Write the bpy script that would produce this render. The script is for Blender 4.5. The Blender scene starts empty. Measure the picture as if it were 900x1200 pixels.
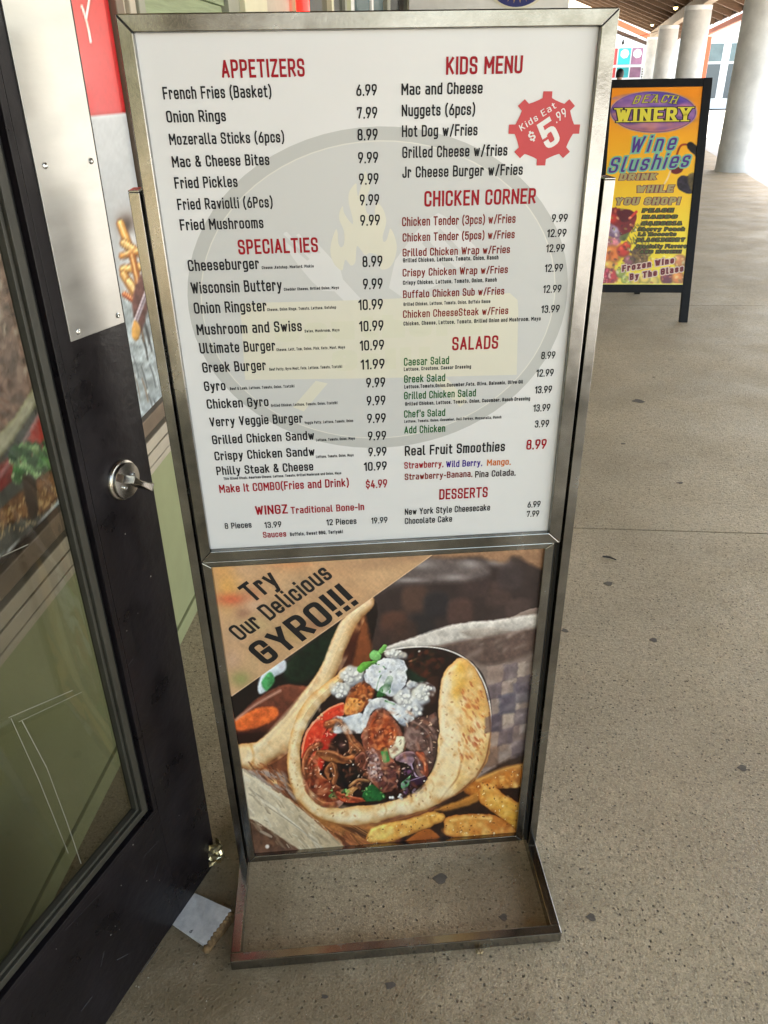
import bpy, math, random
import numpy as np
from mathutils import Vector, Matrix

random.seed(7)
scene = bpy.context.scene
COL = scene.collection
R_ = math.radians

# ------------------------------------------------------------------ camera
cam_d = bpy.data.cameras.new('camera')
cam = bpy.data.objects.new('camera', cam_d)
COL.objects.link(cam)
cam_d.sensor_fit = 'HORIZONTAL'
cam_d.sensor_width = 36
cam_d.lens = 36.0
cam_d.clip_start = 0.02
cam_d.clip_end = 2000
RC = np.array([[0.9960823331603019, 0.028233042444741487, -0.08380263050908564],
               [0.08692676436386162, -0.48663898462843796, 0.8692676436386163],
               [-0.01623955674144413, -0.8731468341316461, -0.4871867022433239]])
EYE = 1.6
mw = Matrix(((RC[0][0], -RC[0][1], -RC[0][2], 0), (RC[1][0], -RC[1][1], -RC[1][2], 0),
             (RC[2][0], -RC[2][1], -RC[2][2], EYE), (0, 0, 0, 1)))
cam.matrix_world = mw
scene.camera = cam
scene.render.resolution_x = 768
scene.render.resolution_y = 1024

# ------------------------------------------------------------------ light
SUN_EL, SUN_AZ = 62.0, 28.0       # elevation; azimuth from +Y towards +X
world = bpy.data.worlds.new('World')
scene.world = world
world.use_nodes = True
wn = world.node_tree
bg = wn.nodes['Background']
sky = wn.nodes.new('ShaderNodeTexSky')
sky.sky_type = 'NISHITA'
sky.sun_disc = False
sky.sun_elevation = R_(SUN_EL)
sky.sun_rotation = R_(SUN_AZ)
sky.air_density = 1.3
sky.dust_density = 3.0
tint = wn.nodes.new('ShaderNodeVectorMath'); tint.operation = 'MULTIPLY'
tint.inputs[1].default_value = (1.10, 1.0, .87)      # hazy seaside sky, warmer than a clean one
wn.links.new(sky.outputs[0], tint.inputs[0])
wn.links.new(tint.outputs[0], bg.inputs[0])
bg.inputs[1].default_value = 0.15
sl = bpy.data.lights.new('sun', 'SUN')
sl.energy = 4.0
sl.angle = R_(0.5)
sl.color = (1.0, 0.95, 0.87)
sun = bpy.data.objects.new('sun', sl)
COL.objects.link(sun)
sd = Vector((math.sin(R_(SUN_AZ)) * math.cos(R_(SUN_EL)), math.cos(R_(SUN_AZ)) * math.cos(R_(SUN_EL)), math.sin(R_(SUN_EL))))
sun.rotation_euler = sd.to_track_quat('Z', 'Y').to_euler()
scene.view_settings.view_transform = 'Standard'
scene.view_settings.look = 'None'
scene.view_settings.exposure = 2.55
scene.view_settings.gamma = 1
scene.cycles.max_bounces = 10
scene.cycles.diffuse_bounces = 6

# ------------------------------------------------------------------ helpers
def lin(c):
    return tuple(((v / 255) / 12.92 if v / 255 <= .04045 else ((v / 255 + .055) / 1.055) ** 2.4) for v in c)

def mat(name, col, rough=.6, metal=0.0, spec=.5, noise=0.0, nscale=8.0, bump=0.0, bscale=60.0, emit=None, stretch=None, rvar=0.0, coat=0.0):
    """plain principled material with noise colour variation, roughness variation and bump"""
    m = bpy.data.materials.new(name)
    m.use_nodes = True
    nt = m.node_tree
    b = nt.nodes['Principled BSDF']
    b.inputs['Base Color'].default_value = (*col, 1)
    b.inputs['Roughness'].default_value = rough
    b.inputs['Metallic'].default_value = metal
    b.inputs['Specular IOR Level'].default_value = spec
    b.inputs['Coat Weight'].default_value = coat
    tc = nt.nodes.new('ShaderNodeTexCoord')
    mp = nt.nodes.new('ShaderNodeMapping')
    nt.links.new(tc.outputs['Object'], mp.inputs[0])
    if stretch:
        mp.inputs['Scale'].default_value = stretch
    if noise or rvar:
        n = nt.nodes.new('ShaderNodeTexNoise')
        n.inputs['Scale'].default_value = nscale
        n.inputs['Detail'].default_value = 6
        n.inputs['Roughness'].default_value = .65
        nt.links.new(mp.outputs[0], n.inputs[0])
        if noise:
            r = nt.nodes.new('ShaderNodeMapRange')
            r.inputs[1].default_value = .3; r.inputs[2].default_value = .7
            r.inputs[3].default_value = 1 - noise; r.inputs[4].default_value = 1 + noise
            nt.links.new(n.outputs[0], r.inputs[0])
            mx = nt.nodes.new('ShaderNodeVectorMath'); mx.operation = 'SCALE'
            mx.inputs[0].default_value = col
            nt.links.new(r.outputs[0], mx.inputs['Scale'])
            nt.links.new(mx.outputs[0], b.inputs['Base Color'])
        if rvar:
            r2 = nt.nodes.new('ShaderNodeMapRange')
            r2.inputs[1].default_value = .3; r2.inputs[2].default_value = .7
            r2.inputs[3].default_value = max(.02, rough - rvar); r2.inputs[4].default_value = rough + rvar
            nt.links.new(n.outputs[0], r2.inputs[0])
            nt.links.new(r2.outputs[0], b.inputs['Roughness'])
    if bump:
        n2 = nt.nodes.new('ShaderNodeTexNoise')
        n2.inputs['Scale'].default_value = bscale
        n2.inputs['Detail'].default_value = 4
        nt.links.new(mp.outputs[0], n2.inputs[0])
        bm_ = nt.nodes.new('ShaderNodeBump')
        bm_.inputs['Strength'].default_value = bump
        bm_.inputs['Distance'].default_value = .002
        nt.links.new(n2.outputs[0], bm_.inputs['Height'])
        nt.links.new(bm_.outputs[0], b.inputs['Normal'])
    if emit:
        b.inputs['Emission Color'].default_value = (*emit[0], 1)
        b.inputs['Emission Strength'].default_value = emit[1]
    return m

class MB:
    """collects shapes and links them as one mesh object"""
    def __init__(s):
        s.v = []; s.f = []
    def quadbox(s, c8):
        n = len(s.v); s.v += [tuple(p) for p in c8]
        for q in ((0, 3, 2, 1), (4, 5, 6, 7), (0, 1, 5, 4), (1, 2, 6, 5), (2, 3, 7, 6), (3, 0, 4, 7)):
            s.f.append(tuple(n + i for i in q))
        return s
    def box(s, x0, x1, y0, y1, z0, z1):
        return s.quadbox([(x0, y0, z0), (x1, y0, z0), (x1, y1, z0), (x0, y1, z0), (x0, y0, z1), (x1, y0, z1), (x1, y1, z1), (x0, y1, z1)])
    def bar(s, a, b, w, t, up=(0, 0, 1)):
        a = Vector(a); b = Vector(b); d = (b - a).normalized(); u = Vector(up)
        sx = d.cross(u).normalized() * w / 2; sy = sx.cross(d).normalized() * t / 2
        return s.quadbox([a - sx - sy, a + sx - sy, a + sx + sy, a - sx + sy, b - sx - sy, b + sx - sy, b + sx + sy, b - sx + sy])
    def lathe(s, prof, n=32, c=(0, 0, 0), ax='z', cap=True):
        b = len(s.v)
        for (r, h) in prof:
            for k in range(n):
                a = 2 * math.pi * k / n
                p = {'z': (r * math.cos(a), r * math.sin(a), h), 'y': (r * math.cos(a), h, r * math.sin(a)), 'x': (h, r * math.cos(a), r * math.sin(a))}[ax]
                s.v.append((p[0] + c[0], p[1] + c[1], p[2] + c[2]))
        for i in range(len(prof) - 1):
            for k in range(n):
                k2 = (k + 1) % n
                s.f.append((b + i * n + k, b + i * n + k2, b + (i + 1) * n + k2, b + (i + 1) * n + k))
        if cap:
            s.f.append(tuple(b + k for k in range(n))); s.f.append(tuple(b + (len(prof) - 1) * n + k for k in range(n)))
        return s
    def tube(s, pts, r, n=8):
        pts = [Vector(p) for p in pts]; b = len(s.v)
        for i, p in enumerate(pts):
            d = (pts[min(i + 1, len(pts) - 1)] - pts[max(i - 1, 0)]).normalized()
            u = d.cross(Vector((0, 0, 1)) if abs(d.z) < .95 else Vector((1, 0, 0))).normalized(); w = d.cross(u)
            rr = r[i] if isinstance(r, (list, tuple)) else r
            for k in range(n):
                a = 2 * math.pi * k / n
                s.v.append(tuple(p + u * rr * math.cos(a) + w * rr * math.sin(a)))
        for i in range(len(pts) - 1):
            for k in range(n):
                k2 = (k + 1) % n
                s.f.append((b + i * n + k, b + i * n + k2, b + (i + 1) * n + k2, b + (i + 1) * n + k))
        s.f.append(tuple(b + k for k in range(n))); s.f.append(tuple(b + (len(pts) - 1) * n + k for k in range(n)))
        return s
    def poly(s, pts, n=(0, -1, 0), th=0):
        """flat polygon sheet"""
        b = len(s.v); s.v += [tuple(p) for p in pts]; s.f.append(tuple(range(b, b + len(pts))))
        return s
    def prism(s, pts, d):
        """polygon extruded by vector d"""
        b = len(s.v); n = len(pts); d = Vector(d)
        s.v += [tuple(p) for p in pts] + [tuple(Vector(p) + d) for p in pts]
        s.f.append(tuple(range(b, b + n))); s.f.append(tuple(range(b + 2 * n - 1, b + n - 1, -1)))
        for i in range(n):
            j = (i + 1) % n
            s.f.append((b + i, b + j, b + n + j, b + n + i))
        return s
    def build(s, name, m=None, parent=None, bevel=0, smooth=False, kind=None, loc=None):
        me = bpy.data.meshes.new(name); me.from_pydata(s.v, [], s.f); me.update()
        import bmesh
        if not smooth == 'raw':
            bm = bmesh.new(); bm.from_mesh(me); bmesh.ops.recalc_face_normals(bm, faces=bm.faces); bm.to_mesh(me); bm.free()
        if smooth is True:
            me.shade_smooth()
            me.set_sharp_from_angle(angle=R_(40))
        if m: me.materials.append(m)
        o = bpy.data.objects.new(name, me); COL.objects.link(o)
        if parent: o.parent = parent
        if loc: o.location = loc
        if bevel:
            bv = o.modifiers.new('bevel', 'BEVEL'); bv.width = bevel; bv.segments = 2; bv.limit_method = 'ANGLE'
        if kind: o['kind'] = kind
        return o

def tag(o, label, cat, group=None):
    o['label'] = label; o['category'] = cat
    if group: o['group'] = group
    return o
def thing(name, label, cat, loc=(0, 0, 0), rz=0, group=None):
    o = bpy.data.objects.new(name, None); COL.objects.link(o)
    o.location = loc; o.rotation_euler = (0, 0, rz); o.empty_display_size = .1
    return tag(o, label, cat, group)
def copy_part(o, parent=None, loc=None, rot=None):
    c = o.copy(); COL.objects.link(c); c.parent = parent if parent else o.parent
    if loc is not None: c.location = loc
    if rot is not None: c.rotation_euler = rot
    return c
def copy_tree(o, parent=None):
    c = o.copy(); COL.objects.link(c)
    if parent: c.parent = parent
    for ch in [x for x in bpy.data.objects if x.parent == o]:
        copy_tree(ch, c)
    return c

# ------------------------------------------------------------------ lettering: stroke alphabet (rounded-corner strokes)
G = {}
def _g(ch, w, s): G[ch] = (w, s)
for _l in '''A 4.8 0,0 2.4,10 4.8,0;.7,2.9 4.1,2.9
B 4.3 c0,0 4.3,0,2 4.3,5.3,1.6 0,5.3;c0,5.3 4,5.3,1.6 4,10,2 0,10
C 4.3 4.3,2.8 4.3,0,2.1 0,0,2.1 0,10,2.1 4.3,10,2.1 4.3,7.2
D 4.4 c0,0 4.4,0,2.3 4.4,10,2.3 0,10
E 3.8 3.8,0 0,0 0,10 3.8,10;0,5.2 3.3,5.2
F 3.7 0,0 0,10 3.7,10;0,5 3.3,5
G 4.4 4.4,7.4 4.4,10,2.1 0,10,2.1 0,0,2.1 4.4,0,2.1 4.4,4.9 2.4,4.9
H 4.4 0,0 0,10;4.4,0 4.4,10;0,5.2 4.4,5.2
I 0.01 0,0 0,10
J 3.4 0,2.6 0,0,1.7 3.4,0,1.7 3.4,10
K 4.5 0,0 0,10;4.3,10 0,3.6;1.5,5.6 4.5,0
L 3.6 0,10 0,0 3.6,0
M 5.8 0,0 0,10 2.9,3.6 5.8,10 5.8,0
N 4.6 0,0 0,10 4.6,0 4.6,10
O 4.4 c0,0,2.2 4.4,0,2.2 4.4,10,2.2 0,10,2.2
P 4.2 0,0 0,10 4.2,10,2.2 4.2,4.4,2.2 0,4.4
Q 4.4 c0,0,2.2 4.4,0,2.2 4.4,10,2.2 0,10,2.2;2.6,2.6 5,-.6
R 4.4 0,0 0,10 4.3,10,2.2 4.3,4.6,2.2 0,4.6;2.2,4.6 4.6,0
S 4.3 4.2,7.5 4.2,10,2 0,10,2 0,5.3,2 4.3,4.8,2 4.3,0,2 0,0,2 0,2.5
T 4.6 0,10 4.6,10;2.3,0 2.3,10
U 4.4 0,10 0,0,2.2 4.4,0,2.2 4.4,10
V 4.6 0,10 2.3,0 4.6,10
W 6.8 0,10 1.8,0 3.4,8.6 5,0 6.8,10
X 4.6 0,0 4.6,10;0,10 4.6,0
Y 4.8 0,10 2.4,4.4 4.8,10;2.4,0 2.4,4.4
Z 4.4 0,10 4.3,10 0,0 4.4,0
a 3.7 .3,7.2 3.7,7.2,1.8 3.7,0 0,0,1.8 0,4.1,1.8 3.7,4.1
b 3.7 c0,0 3.7,0,1.9 3.7,7.2,1.9 0,7.2;0,0 0,10
c 3.5 3.5,2.1 3.5,0,1.7 0,0,1.8 0,7.2,1.8 3.5,7.2,1.7 3.5,5.2
d 3.7 c3.7,0 0,0,1.9 0,7.2,1.9 3.7,7.2;3.7,0 3.7,10
e 3.7 0,3.5 3.7,3.5 3.7,7.2,1.9 0,7.2,1.9 0,0,1.9 3.6,0,1.4 3.6,1.2
f 2.6 1,0 1,10,1.6 2.8,10;0,7.2 2.6,7.2
g 3.7 3.7,0 0,0,1.9 0,7.2,1.9 3.7,7.2 3.7,-2.7,1.9 .4,-2.7
h 3.6 0,0 0,10;0,7.2 3.6,7.2,1.9 3.6,0
i 0.01 0,0 0,7;0,9.75 0,9.9
j 0.8 .8,9.75 .8,9.9;.8,7 .8,-2.7,1.2 -.4,-2.7
k 3.8 0,0 0,10;3.5,7.2 0,2.8;1.2,4.2 3.8,0
l 1.1 0,10 0,0,1.1 1.2,0
m 5.8 0,0 0,7.2;0,7.2 2.9,7.2,1.5 2.9,0;2.9,7.2 5.8,7.2,1.6 5.8,0
n 3.6 0,0 0,7.2;0,7.2 3.6,7.2,1.9 3.6,0
o 3.7 c0,0,1.8 3.7,0,1.8 3.7,7.2,1.8 0,7.2,1.8
p 3.7 c0,0 3.7,0,1.9 3.7,7.2,1.9 0,7.2;0,0 0,-2.8
q 3.7 c3.7,0 0,0,1.9 0,7.2,1.9 3.7,7.2;3.7,0 3.7,-2.8
r 2.5 0,0 0,7.2;0,7.2 2.5,7.2,1.3 2.5,5.9
s 3.4 3.3,5.6 3.3,7.2,1.4 0,7.2,1.5 0,3.8,1.5 3.4,3.4,1.5 3.4,0,1.5 0,0,1.5 0,1.6
t 2.4 .9,9.4 .9,0,1.5 2.6,0;0,7.2 2.5,7.2
u 3.6 0,7.2 0,0,1.9 3.6,0 3.6,7.2;3.6,1 3.6,0
v 3.8 0,7.2 1.9,0 3.8,7.2
w 5.6 0,7.2 1.5,0 2.8,6.2 4.1,0 5.6,7.2
x 3.8 0,0 3.8,7.2;0,7.2 3.8,0
y 3.8 0,7.2 2,.2;3.8,7.2 1.2,-2.8,.5 .2,-2.8
z 3.4 0,7.2 3.4,7.2 0,0 3.5,0
0 4.2 c0,0,2.1 4.2,0,2.1 4.2,10,2.1 0,10,2.1
1 2.2 0,7.8 2.2,10 2.2,0
2 4.2 0,7.6 0,10,2.1 4.2,10,2.1 4.2,6,1 0,0 4.3,0
3 4.1 0,8.2 0,10,1.8 4,10,1.9 4,5.4,1.8 1.6,5.4;1.6,5.4 4.1,5.4,1.9 4.1,0,2 0,0,2 0,2
4 4.4 2.4,10 0,2.4 4.6,2.4;3.3,5 3.3,0
5 4.2 3.9,10 .3,10 .1,5.2;.1,5.2 1.4,6.2,1 4.2,6.2,2.1 4.2,0,2.1 0,0,2.1 0,2
6 4.2 3,10 0,4,1.2 0,0,2 4.2,0,2.1 4.2,5.8,2.1 .9,5.8,1
7 4.2 0,8.4 0,10 4.2,10 1.4,0
8 4.2 c0,0,2 4.2,0,2 4.2,5.3,1.8 0,5.3,1.8;c.2,5.3,1.8 4,5.3,1.8 4,10,1.9 .2,10,1.9
9 4.2 1.2,0 4.2,6,1.2 4.2,10,2 0,10,2.1 0,4.2,2.1 3.3,4.2,1
. 0.01 0,0 0,.15
, 0.3 .2,.2 .2,-.3 -.2,-1
( 1.5 1.6,11.2 0,8,1.8 0,1.2,1.8 1.6,-2
) 1.5 0,11.2 1.6,8,1.8 1.6,1.2,1.8 0,-2
& 4.9 4.9,0 .7,7.6,.6 .8,10,1.1 3.4,10,1.1 3.4,7,.9 0,4.2,1.4 0,0,1.8 3.9,0,1.6 4.6,4.2
/ 3.2 0,-1 3.2,10.6
- 2.2 0,4 2.2,4
! 0.01 0,10 0,3.4;0,0 0,.15
' 0.01 0,10.3 0,8
$ 4 4,7.4 4,9,1.6 0,9,1.6 0,5.2,1.8 4,4.8,1.8 4,1,1.6 0,1,1.6 0,2.6;2,11 2,9;2,1 2,-1'''.split('\n'):
    a = _l.split(' ', 2)
    sts = []
    for st in a[2].split(';'):
        closed = st[0] == 'c'
        if closed: st = st[1:]
        sts.append((closed, [tuple(float(q) for q in p.split(',')) for p in st.split(' ')]))
    G[a[0]] = (float(a[1]), sts)

def _round(pts, closed, seg):
    n = len(pts); out = []
    for i, p in enumerate(pts):
        r = p[2] if len(p) > 2 else 0
        P = np.array(p[:2])
        if r <= 0 or (not closed and i in (0, n - 1)):
            out.append(P); continue
        A = np.array(pts[(i - 1) % n][:2]); B = np.array(pts[(i + 1) % n][:2])
        da = A - P; la = np.linalg.norm(da); db = B - P; lb = np.linalg.norm(db)
        ra = pts[(i - 1) % n][2] if len(pts[(i - 1) % n]) > 2 else 0
        rb = pts[(i + 1) % n][2] if len(pts[(i + 1) % n]) > 2 else 0
        ka = min(r, la * (.5 if ra else .98)); kb = min(r, lb * (.5 if rb else .98))
        a = P + da / la * ka; b = P + db / lb * kb
        for k in range(seg + 1):
            t = k / seg
            q = (1 - t) ** 2 * a + 2 * t * (1 - t) * P * 1.0 + t * t * b
            # pull towards a circular corner
            q = q + (P - q) * .12 * (4 * t * (1 - t))
            out.append(q)
    res = [out[0]]
    for q in out[1:]:
        if np.linalg.norm(q - res[-1]) > 1e-3: res.append(q)
    if closed and np.linalg.norm(res[0] - res[-1]) < 1e-3: res.pop()
    return res

def ribbon(pts, closed, hw):
    n = len(pts); L = []; Rr = []
    for i in range(n):
        p = pts[i]
        a = pts[(i - 1) % n] if (closed or i > 0) else None
        b = pts[(i + 1) % n] if (closed or i < n - 1) else None
        d1 = (p - a) / np.linalg.norm(p - a) if a is not None else None
        d2 = (b - p) / np.linalg.norm(b - p) if b is not None else None
        if d1 is None: d1 = d2
        if d2 is None: d2 = d1
        n1 = np.array([-d1[1], d1[0]]); n2 = np.array([-d2[1], d2[0]])
        m = n1 + n2; l = np.linalg.norm(m)
        m = m / l if l > 1e-6 else n1
        k = min(1.45, 1 / max(.2, m.dot(n1)))
        L.append(p + m * hw * k); Rr.append(p - m * hw * k)
    return L, Rr

def text_strokes(s, weight=.155, seg=3, gap=.10, slant=0, serif=False, space=.34, ow=0):
    """returns list of (left pts, right pts, closed) in units of cap height, and total width"""
    x = 0; out = []; k = (1 - weight) / 10
    for ch in s:
        if ch == ' ':
            x += space; continue
        w, sts = G[ch]
        for closed, pts in sts:
            P = [np.array(q) for q in _round(pts, closed, seg)]
            P = [np.array([x + weight / 2 + q[0] * k, weight / 2 + q[1] * k]) for q in P]
            runs = [P]
            if not closed:
                runs = []; cur = [P[0]]
                for i in range(1, len(P)):
                    cur.append(P[i])
                    if i < len(P) - 1:
                        d1 = P[i] - P[i - 1]; d2 = P[i + 1] - P[i]
                        if d1.dot(d2) / (np.linalg.norm(d1) * np.linalg.norm(d2)) < -.1:
                            runs.append(cur); cur = [P[i]]
                runs.append(cur)
            ends = {tuple(P[0]), tuple(P[-1])}
            for P in runs:
                P = list(P); sharp = [len(runs) > 1 and tuple(P[0]) not in ends, len(runs) > 1 and tuple(P[-1]) not in ends]
                P0_, P1_ = P[0], P[-1]
                if not closed and len(P) > 1:
                    for e, q in ((0, 1), (-1, -2)):
                        d_ = P[e] - P[q]; d_ = d_ / np.linalg.norm(d_)
                        diag = abs(d_[0] * d_[1]) > .06
                        P[e] = P[e] + d_ * ((weight / 2) * (.62 if (sharp[0 if e == 0 else 1] or diag) else 1) + ow)
                L, Q = ribbon(P, closed, weight / 2 + ow)
                if slant:
                    L = [np.array([p[0] + slant * p[1], p[1]]) for p in L]; Q = [np.array([p[0] + slant * p[1], p[1]]) for p in Q]
                out.append((L, Q, closed))
                if serif and not closed:
                    for e in (P0_, P1_):
                        if e[1] < weight / 2 + .02 or e[1] > 1 - weight / 2 - .02:
                            y = .04 if e[1] < .5 else .96
                            hw = weight * 1.15 + ow
                            out.append(([np.array([e[0] - hw, y + .04 + ow]), np.array([e[0] + hw, y + .04 + ow])], [np.array([e[0] - hw, y - .04 - ow]), np.array([e[0] + hw, y - .04 - ow])], False))
        x += w * k + weight + gap
    return out, x - gap

def text_obj(name, s, m, parent, org, ux, uy, width, cap, off=0.0004, nrm=(0, -1, 0), curve=None, **kw):
    """lettering laid on a plane: org baseline left, ux/uy unit axes, fitted to width"""
    st, w = text_strokes(s, **kw)
    sx = width / w; org = Vector(org); ux = Vector(ux); uy = Vector(uy); nn = Vector(nrm)
    v = []; f = []
    for j, (L, Q, closed) in enumerate(st):
        n = len(L)
        for i in range(n if closed else n - 1):
            i2 = (i + 1) % n; b = len(v); o = off + .000012 * (j % 4) + .0000017 * (i % 6)
            for p in (L[i], Q[i], Q[i2], L[i2]):
                yy = p[1] * cap + (curve(p[0] / w) if curve else 0)
                v.append(tuple(org + ux * (p[0] * sx) + uy * yy + nn * o))
            f.append((b, b + 1, b + 2, b + 3))
    me = bpy.data.meshes.new(name); me.from_pydata(v, [], f); me.materials.append(m)
    o = bpy.data.objects.new(name, me); COL.objects.link(o); o.parent = parent
    return o

# ------------------------------------------------------------------ printed pictures: colour painted by formula on a fine grid
def _hash(ix, iy, seed):
    h = (ix.astype(np.int64) * 374761393 + iy.astype(np.int64) * 668265263 + seed * 974711) & 0xffffffff
    h = ((h ^ (h >> 13)) * 1274126177) & 0xffffffff
    return ((h ^ (h >> 16)) & 0xffff) / 65535.0
def vnoise(x, y, s, seed=0, octv=3):
    t = np.zeros_like(x); a = .5; tot = 0
    for o in range(octv):
        X = x / s; Y = y / s; ix = np.floor(X); iy = np.floor(Y); fx = X - ix; fy = Y - iy
        fx = fx * fx * (3 - 2 * fx); fy = fy * fy * (3 - 2 * fy)
        v = (_hash(ix, iy, seed) * (1 - fx) + _hash(ix + 1, iy, seed) * fx) * (1 - fy) + (_hash(ix, iy + 1, seed) * (1 - fx) + _hash(ix + 1, iy + 1, seed) * fx) * fy
        t += a * v; tot += a; a *= .55; s /= 2.1; seed += 17
    return t / tot
def spline(pts, closed=True, k=7):
    P = np.array(pts, float); n = len(P); out = []
    for i in range(n if closed else n - 1):
        g = lambda j: P[j % n] if closed else P[min(max(j, 0), n - 1)]
        a, b, c, d = g(i - 1), g(i), g(i + 1), g(i + 2)
        for q in range(k):
            t = q / k
            out.append(.5 * ((2 * b) + (-a + c) * t + (2 * a - 5 * b + 4 * c - d) * t * t + (-a + 3 * b - 3 * c + d) * t ** 3))
    if not closed: out.append(P[-1])
    return np.array(out)
class Paint:
    def __init__(s, X, Y, base):
        s.vol = 0; s.X = X; s.Y = Y; s.C = np.zeros(X.shape + (3,)); s.C[:] = base
    def _mix(s, idx, al, col):
        c = s.C[idx]; s.C[idx] = c + (col - c) * al[:, None]
    def _sdf(s, V, closed, pad):
        lo = V.min(0) - pad; hi = V.max(0) + pad
        idx = np.where((s.X > lo[0]) & (s.X < hi[0]) & (s.Y > lo[1]) & (s.Y < hi[1]))[0]
        x = s.X[idx]; y = s.Y[idx]; d = np.full(x.shape, 1e9); ins = np.zeros(x.shape, bool); nx = np.zeros(x.shape); ny = np.zeros(x.shape)
        n = len(V)
        for i in range(n if closed else n - 1):
            a = V[i]; b = V[(i + 1) % n]; ex, ey = b - a; wx = x - a[0]; wy = y - a[1]
            t = np.clip((wx * ex + wy * ey) / (ex * ex + ey * ey + 1e-9), 0, 1)
            qx = wx - ex * t; qy = wy - ey * t; dd = qx * qx + qy * qy; cl = dd < d
            d = np.where(cl, dd, d); nx = np.where(cl, qx, nx); ny = np.where(cl, qy, ny)
            if closed:
                c = ((a[1] <= y) & (b[1] > y)) | ((b[1] <= y) & (a[1] > y))
                xi = a[0] + (y - a[1]) * ex / (ey if abs(ey) > 1e-9 else 1e-9)
                ins ^= c & (x < xi)
        d = np.sqrt(d); sg = np.where(ins, -1, 1) / (d + 1e-6); s.nx = nx * sg; s.ny = ny * sg
        return idx, x, y, np.where(ins, -d, d)
    def shape(s, pts, col, soft=1.2, smooth=True, rim=None, rimw=6, to=None, gdir=(0, 1), tex=.12, ts=6, alpha=1, wob=.8, seed=1, vol=.0, vw=6):
        V = spline(pts) if smooth else np.array(pts, float)
        idx, x, y, d = s._sdf(V, True, soft * 2 + 2)
        if not len(idx): return
        if wob: d = d + (vnoise(x, y, 5, seed + 5, 2) - .5) * 2 * wob
        al = np.clip(.5 - d / soft, 0, 1) * alpha
        c = np.array(col, float)[None] * np.ones((len(idx), 1))
        if to is not None:
            g = x * gdir[0] + y * gdir[1]; gv = V @ np.array(gdir); t = np.clip((g - gv.min()) / (np.ptp(gv) + 1e-6), 0, 1)[:, None]
            c = c + (np.array(to, float) - c) * t
        if rim is not None:
            t = np.clip(1 + d / rimw, 0, 1)[:, None] ** 1.5
            c = c + (np.array(rim, float) - c) * t
        if tex: c = c * (1 + (vnoise(x, y, ts, seed, 3)[:, None] - .5) * 2 * tex)
        v_ = vol if vol else s.vol
        if v_:
            e = np.clip(1 + d / vw, 0, 1) ** 1.2
            c = c * (1 + v_ * e * (s.nx * -.5 + s.ny * -.85))[:, None]
        s._mix(idx, al, c)
    def line(s, pts, w, col, soft=1, smooth=True, alpha=1, tex=.1):
        V = spline(pts, False) if smooth else np.array(pts, float)
        idx, x, y, d = s._sdf(V, False, w + soft + 2)
        al = np.clip(.5 - (d - w / 2) / soft, 0, 1) * alpha
        c = np.array(col, float)[None] * (1 + (vnoise(x, y, 5, 3, 2)[:, None] - .5) * 2 * tex)
        if s.vol and w > 3: c = c * (1 + s.vol * np.clip(d / (w / 2), 0, 1) * (s.nx * -.5 + s.ny * -.85))[:, None]
        s._mix(idx, al, c)
    def blob(s, cx, cy, rx, ry, col, alpha=1, ang=0, hard=1.0):
        R = max(rx, ry) * 2.2
        idx = np.where((abs(s.X - cx) < R) & (abs(s.Y - cy) < R))[0]
        if not len(idx): return
        x = s.X[idx] - cx; y = s.Y[idx] - cy; ca, sa = math.cos(ang), math.sin(ang)
        q = ((x * ca + y * sa) / rx) ** 2 + ((-x * sa + y * ca) / ry) ** 2
        s._mix(idx, np.exp(-q ** hard) * alpha, np.array(col, float))
    def detail(s, pts, cols, n, r, rnd, alpha=.7, smooth=True, elong=1.6, ang=None, hard=2):
        """scatter small soft touches inside a shape"""
        V = spline(pts) if smooth else np.array(pts, float)
        idx, x, y, d = s._sdf(V, True, 2)
        if not len(idx): return
        m = np.clip(-d / 1.5, 0, 1); inn = np.where(d < -.5)[0]
        if not len(inn): return
        for _ in range(n):
            k = inn[int(rnd.random() * len(inn))]; rr = r * (.5 + rnd.random()); c = cols[int(rnd.random() * len(cols))]
            near = np.where((abs(x - x[k]) < rr * 4) & (abs(y - y[k]) < rr * 4))[0]
            a_ = (ang if ang is not None else rnd.random() * 3.14) + rnd.uniform(-.3, .3); ca, sa = math.cos(a_), math.sin(a_)
            dx = x[near] - x[k]; dy = y[near] - y[k]
            q = ((dx * ca + dy * sa) / (rr * elong)) ** 2 + ((-dx * sa + dy * ca) / rr) ** 2
            s._mix(idx[near], np.exp(-q ** hard) * alpha * m[near], np.array(c, float))
    def crumbs(s, cx, cy, rx, ry, n, r, rnd, hi=(238, 235, 226), lo=(126, 128, 136)):
        for _ in range(n):
            a = rnd.random() * 6.28; q = rnd.random() ** .6
            x = cx + math.cos(a) * rx * q; y = cy + math.sin(a) * ry * q; rr = r * (.6 + .8 * rnd.random())
            s.blob(x + rr * .3, y + rr * .45, rr, rr, lo, .55, 0, 2)
            k = .86 + .14 * rnd.random()
            s.blob(x, y, rr * .9, rr * .8, [h * k for h in hi], .97, rnd.random() * 3, 2)
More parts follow.
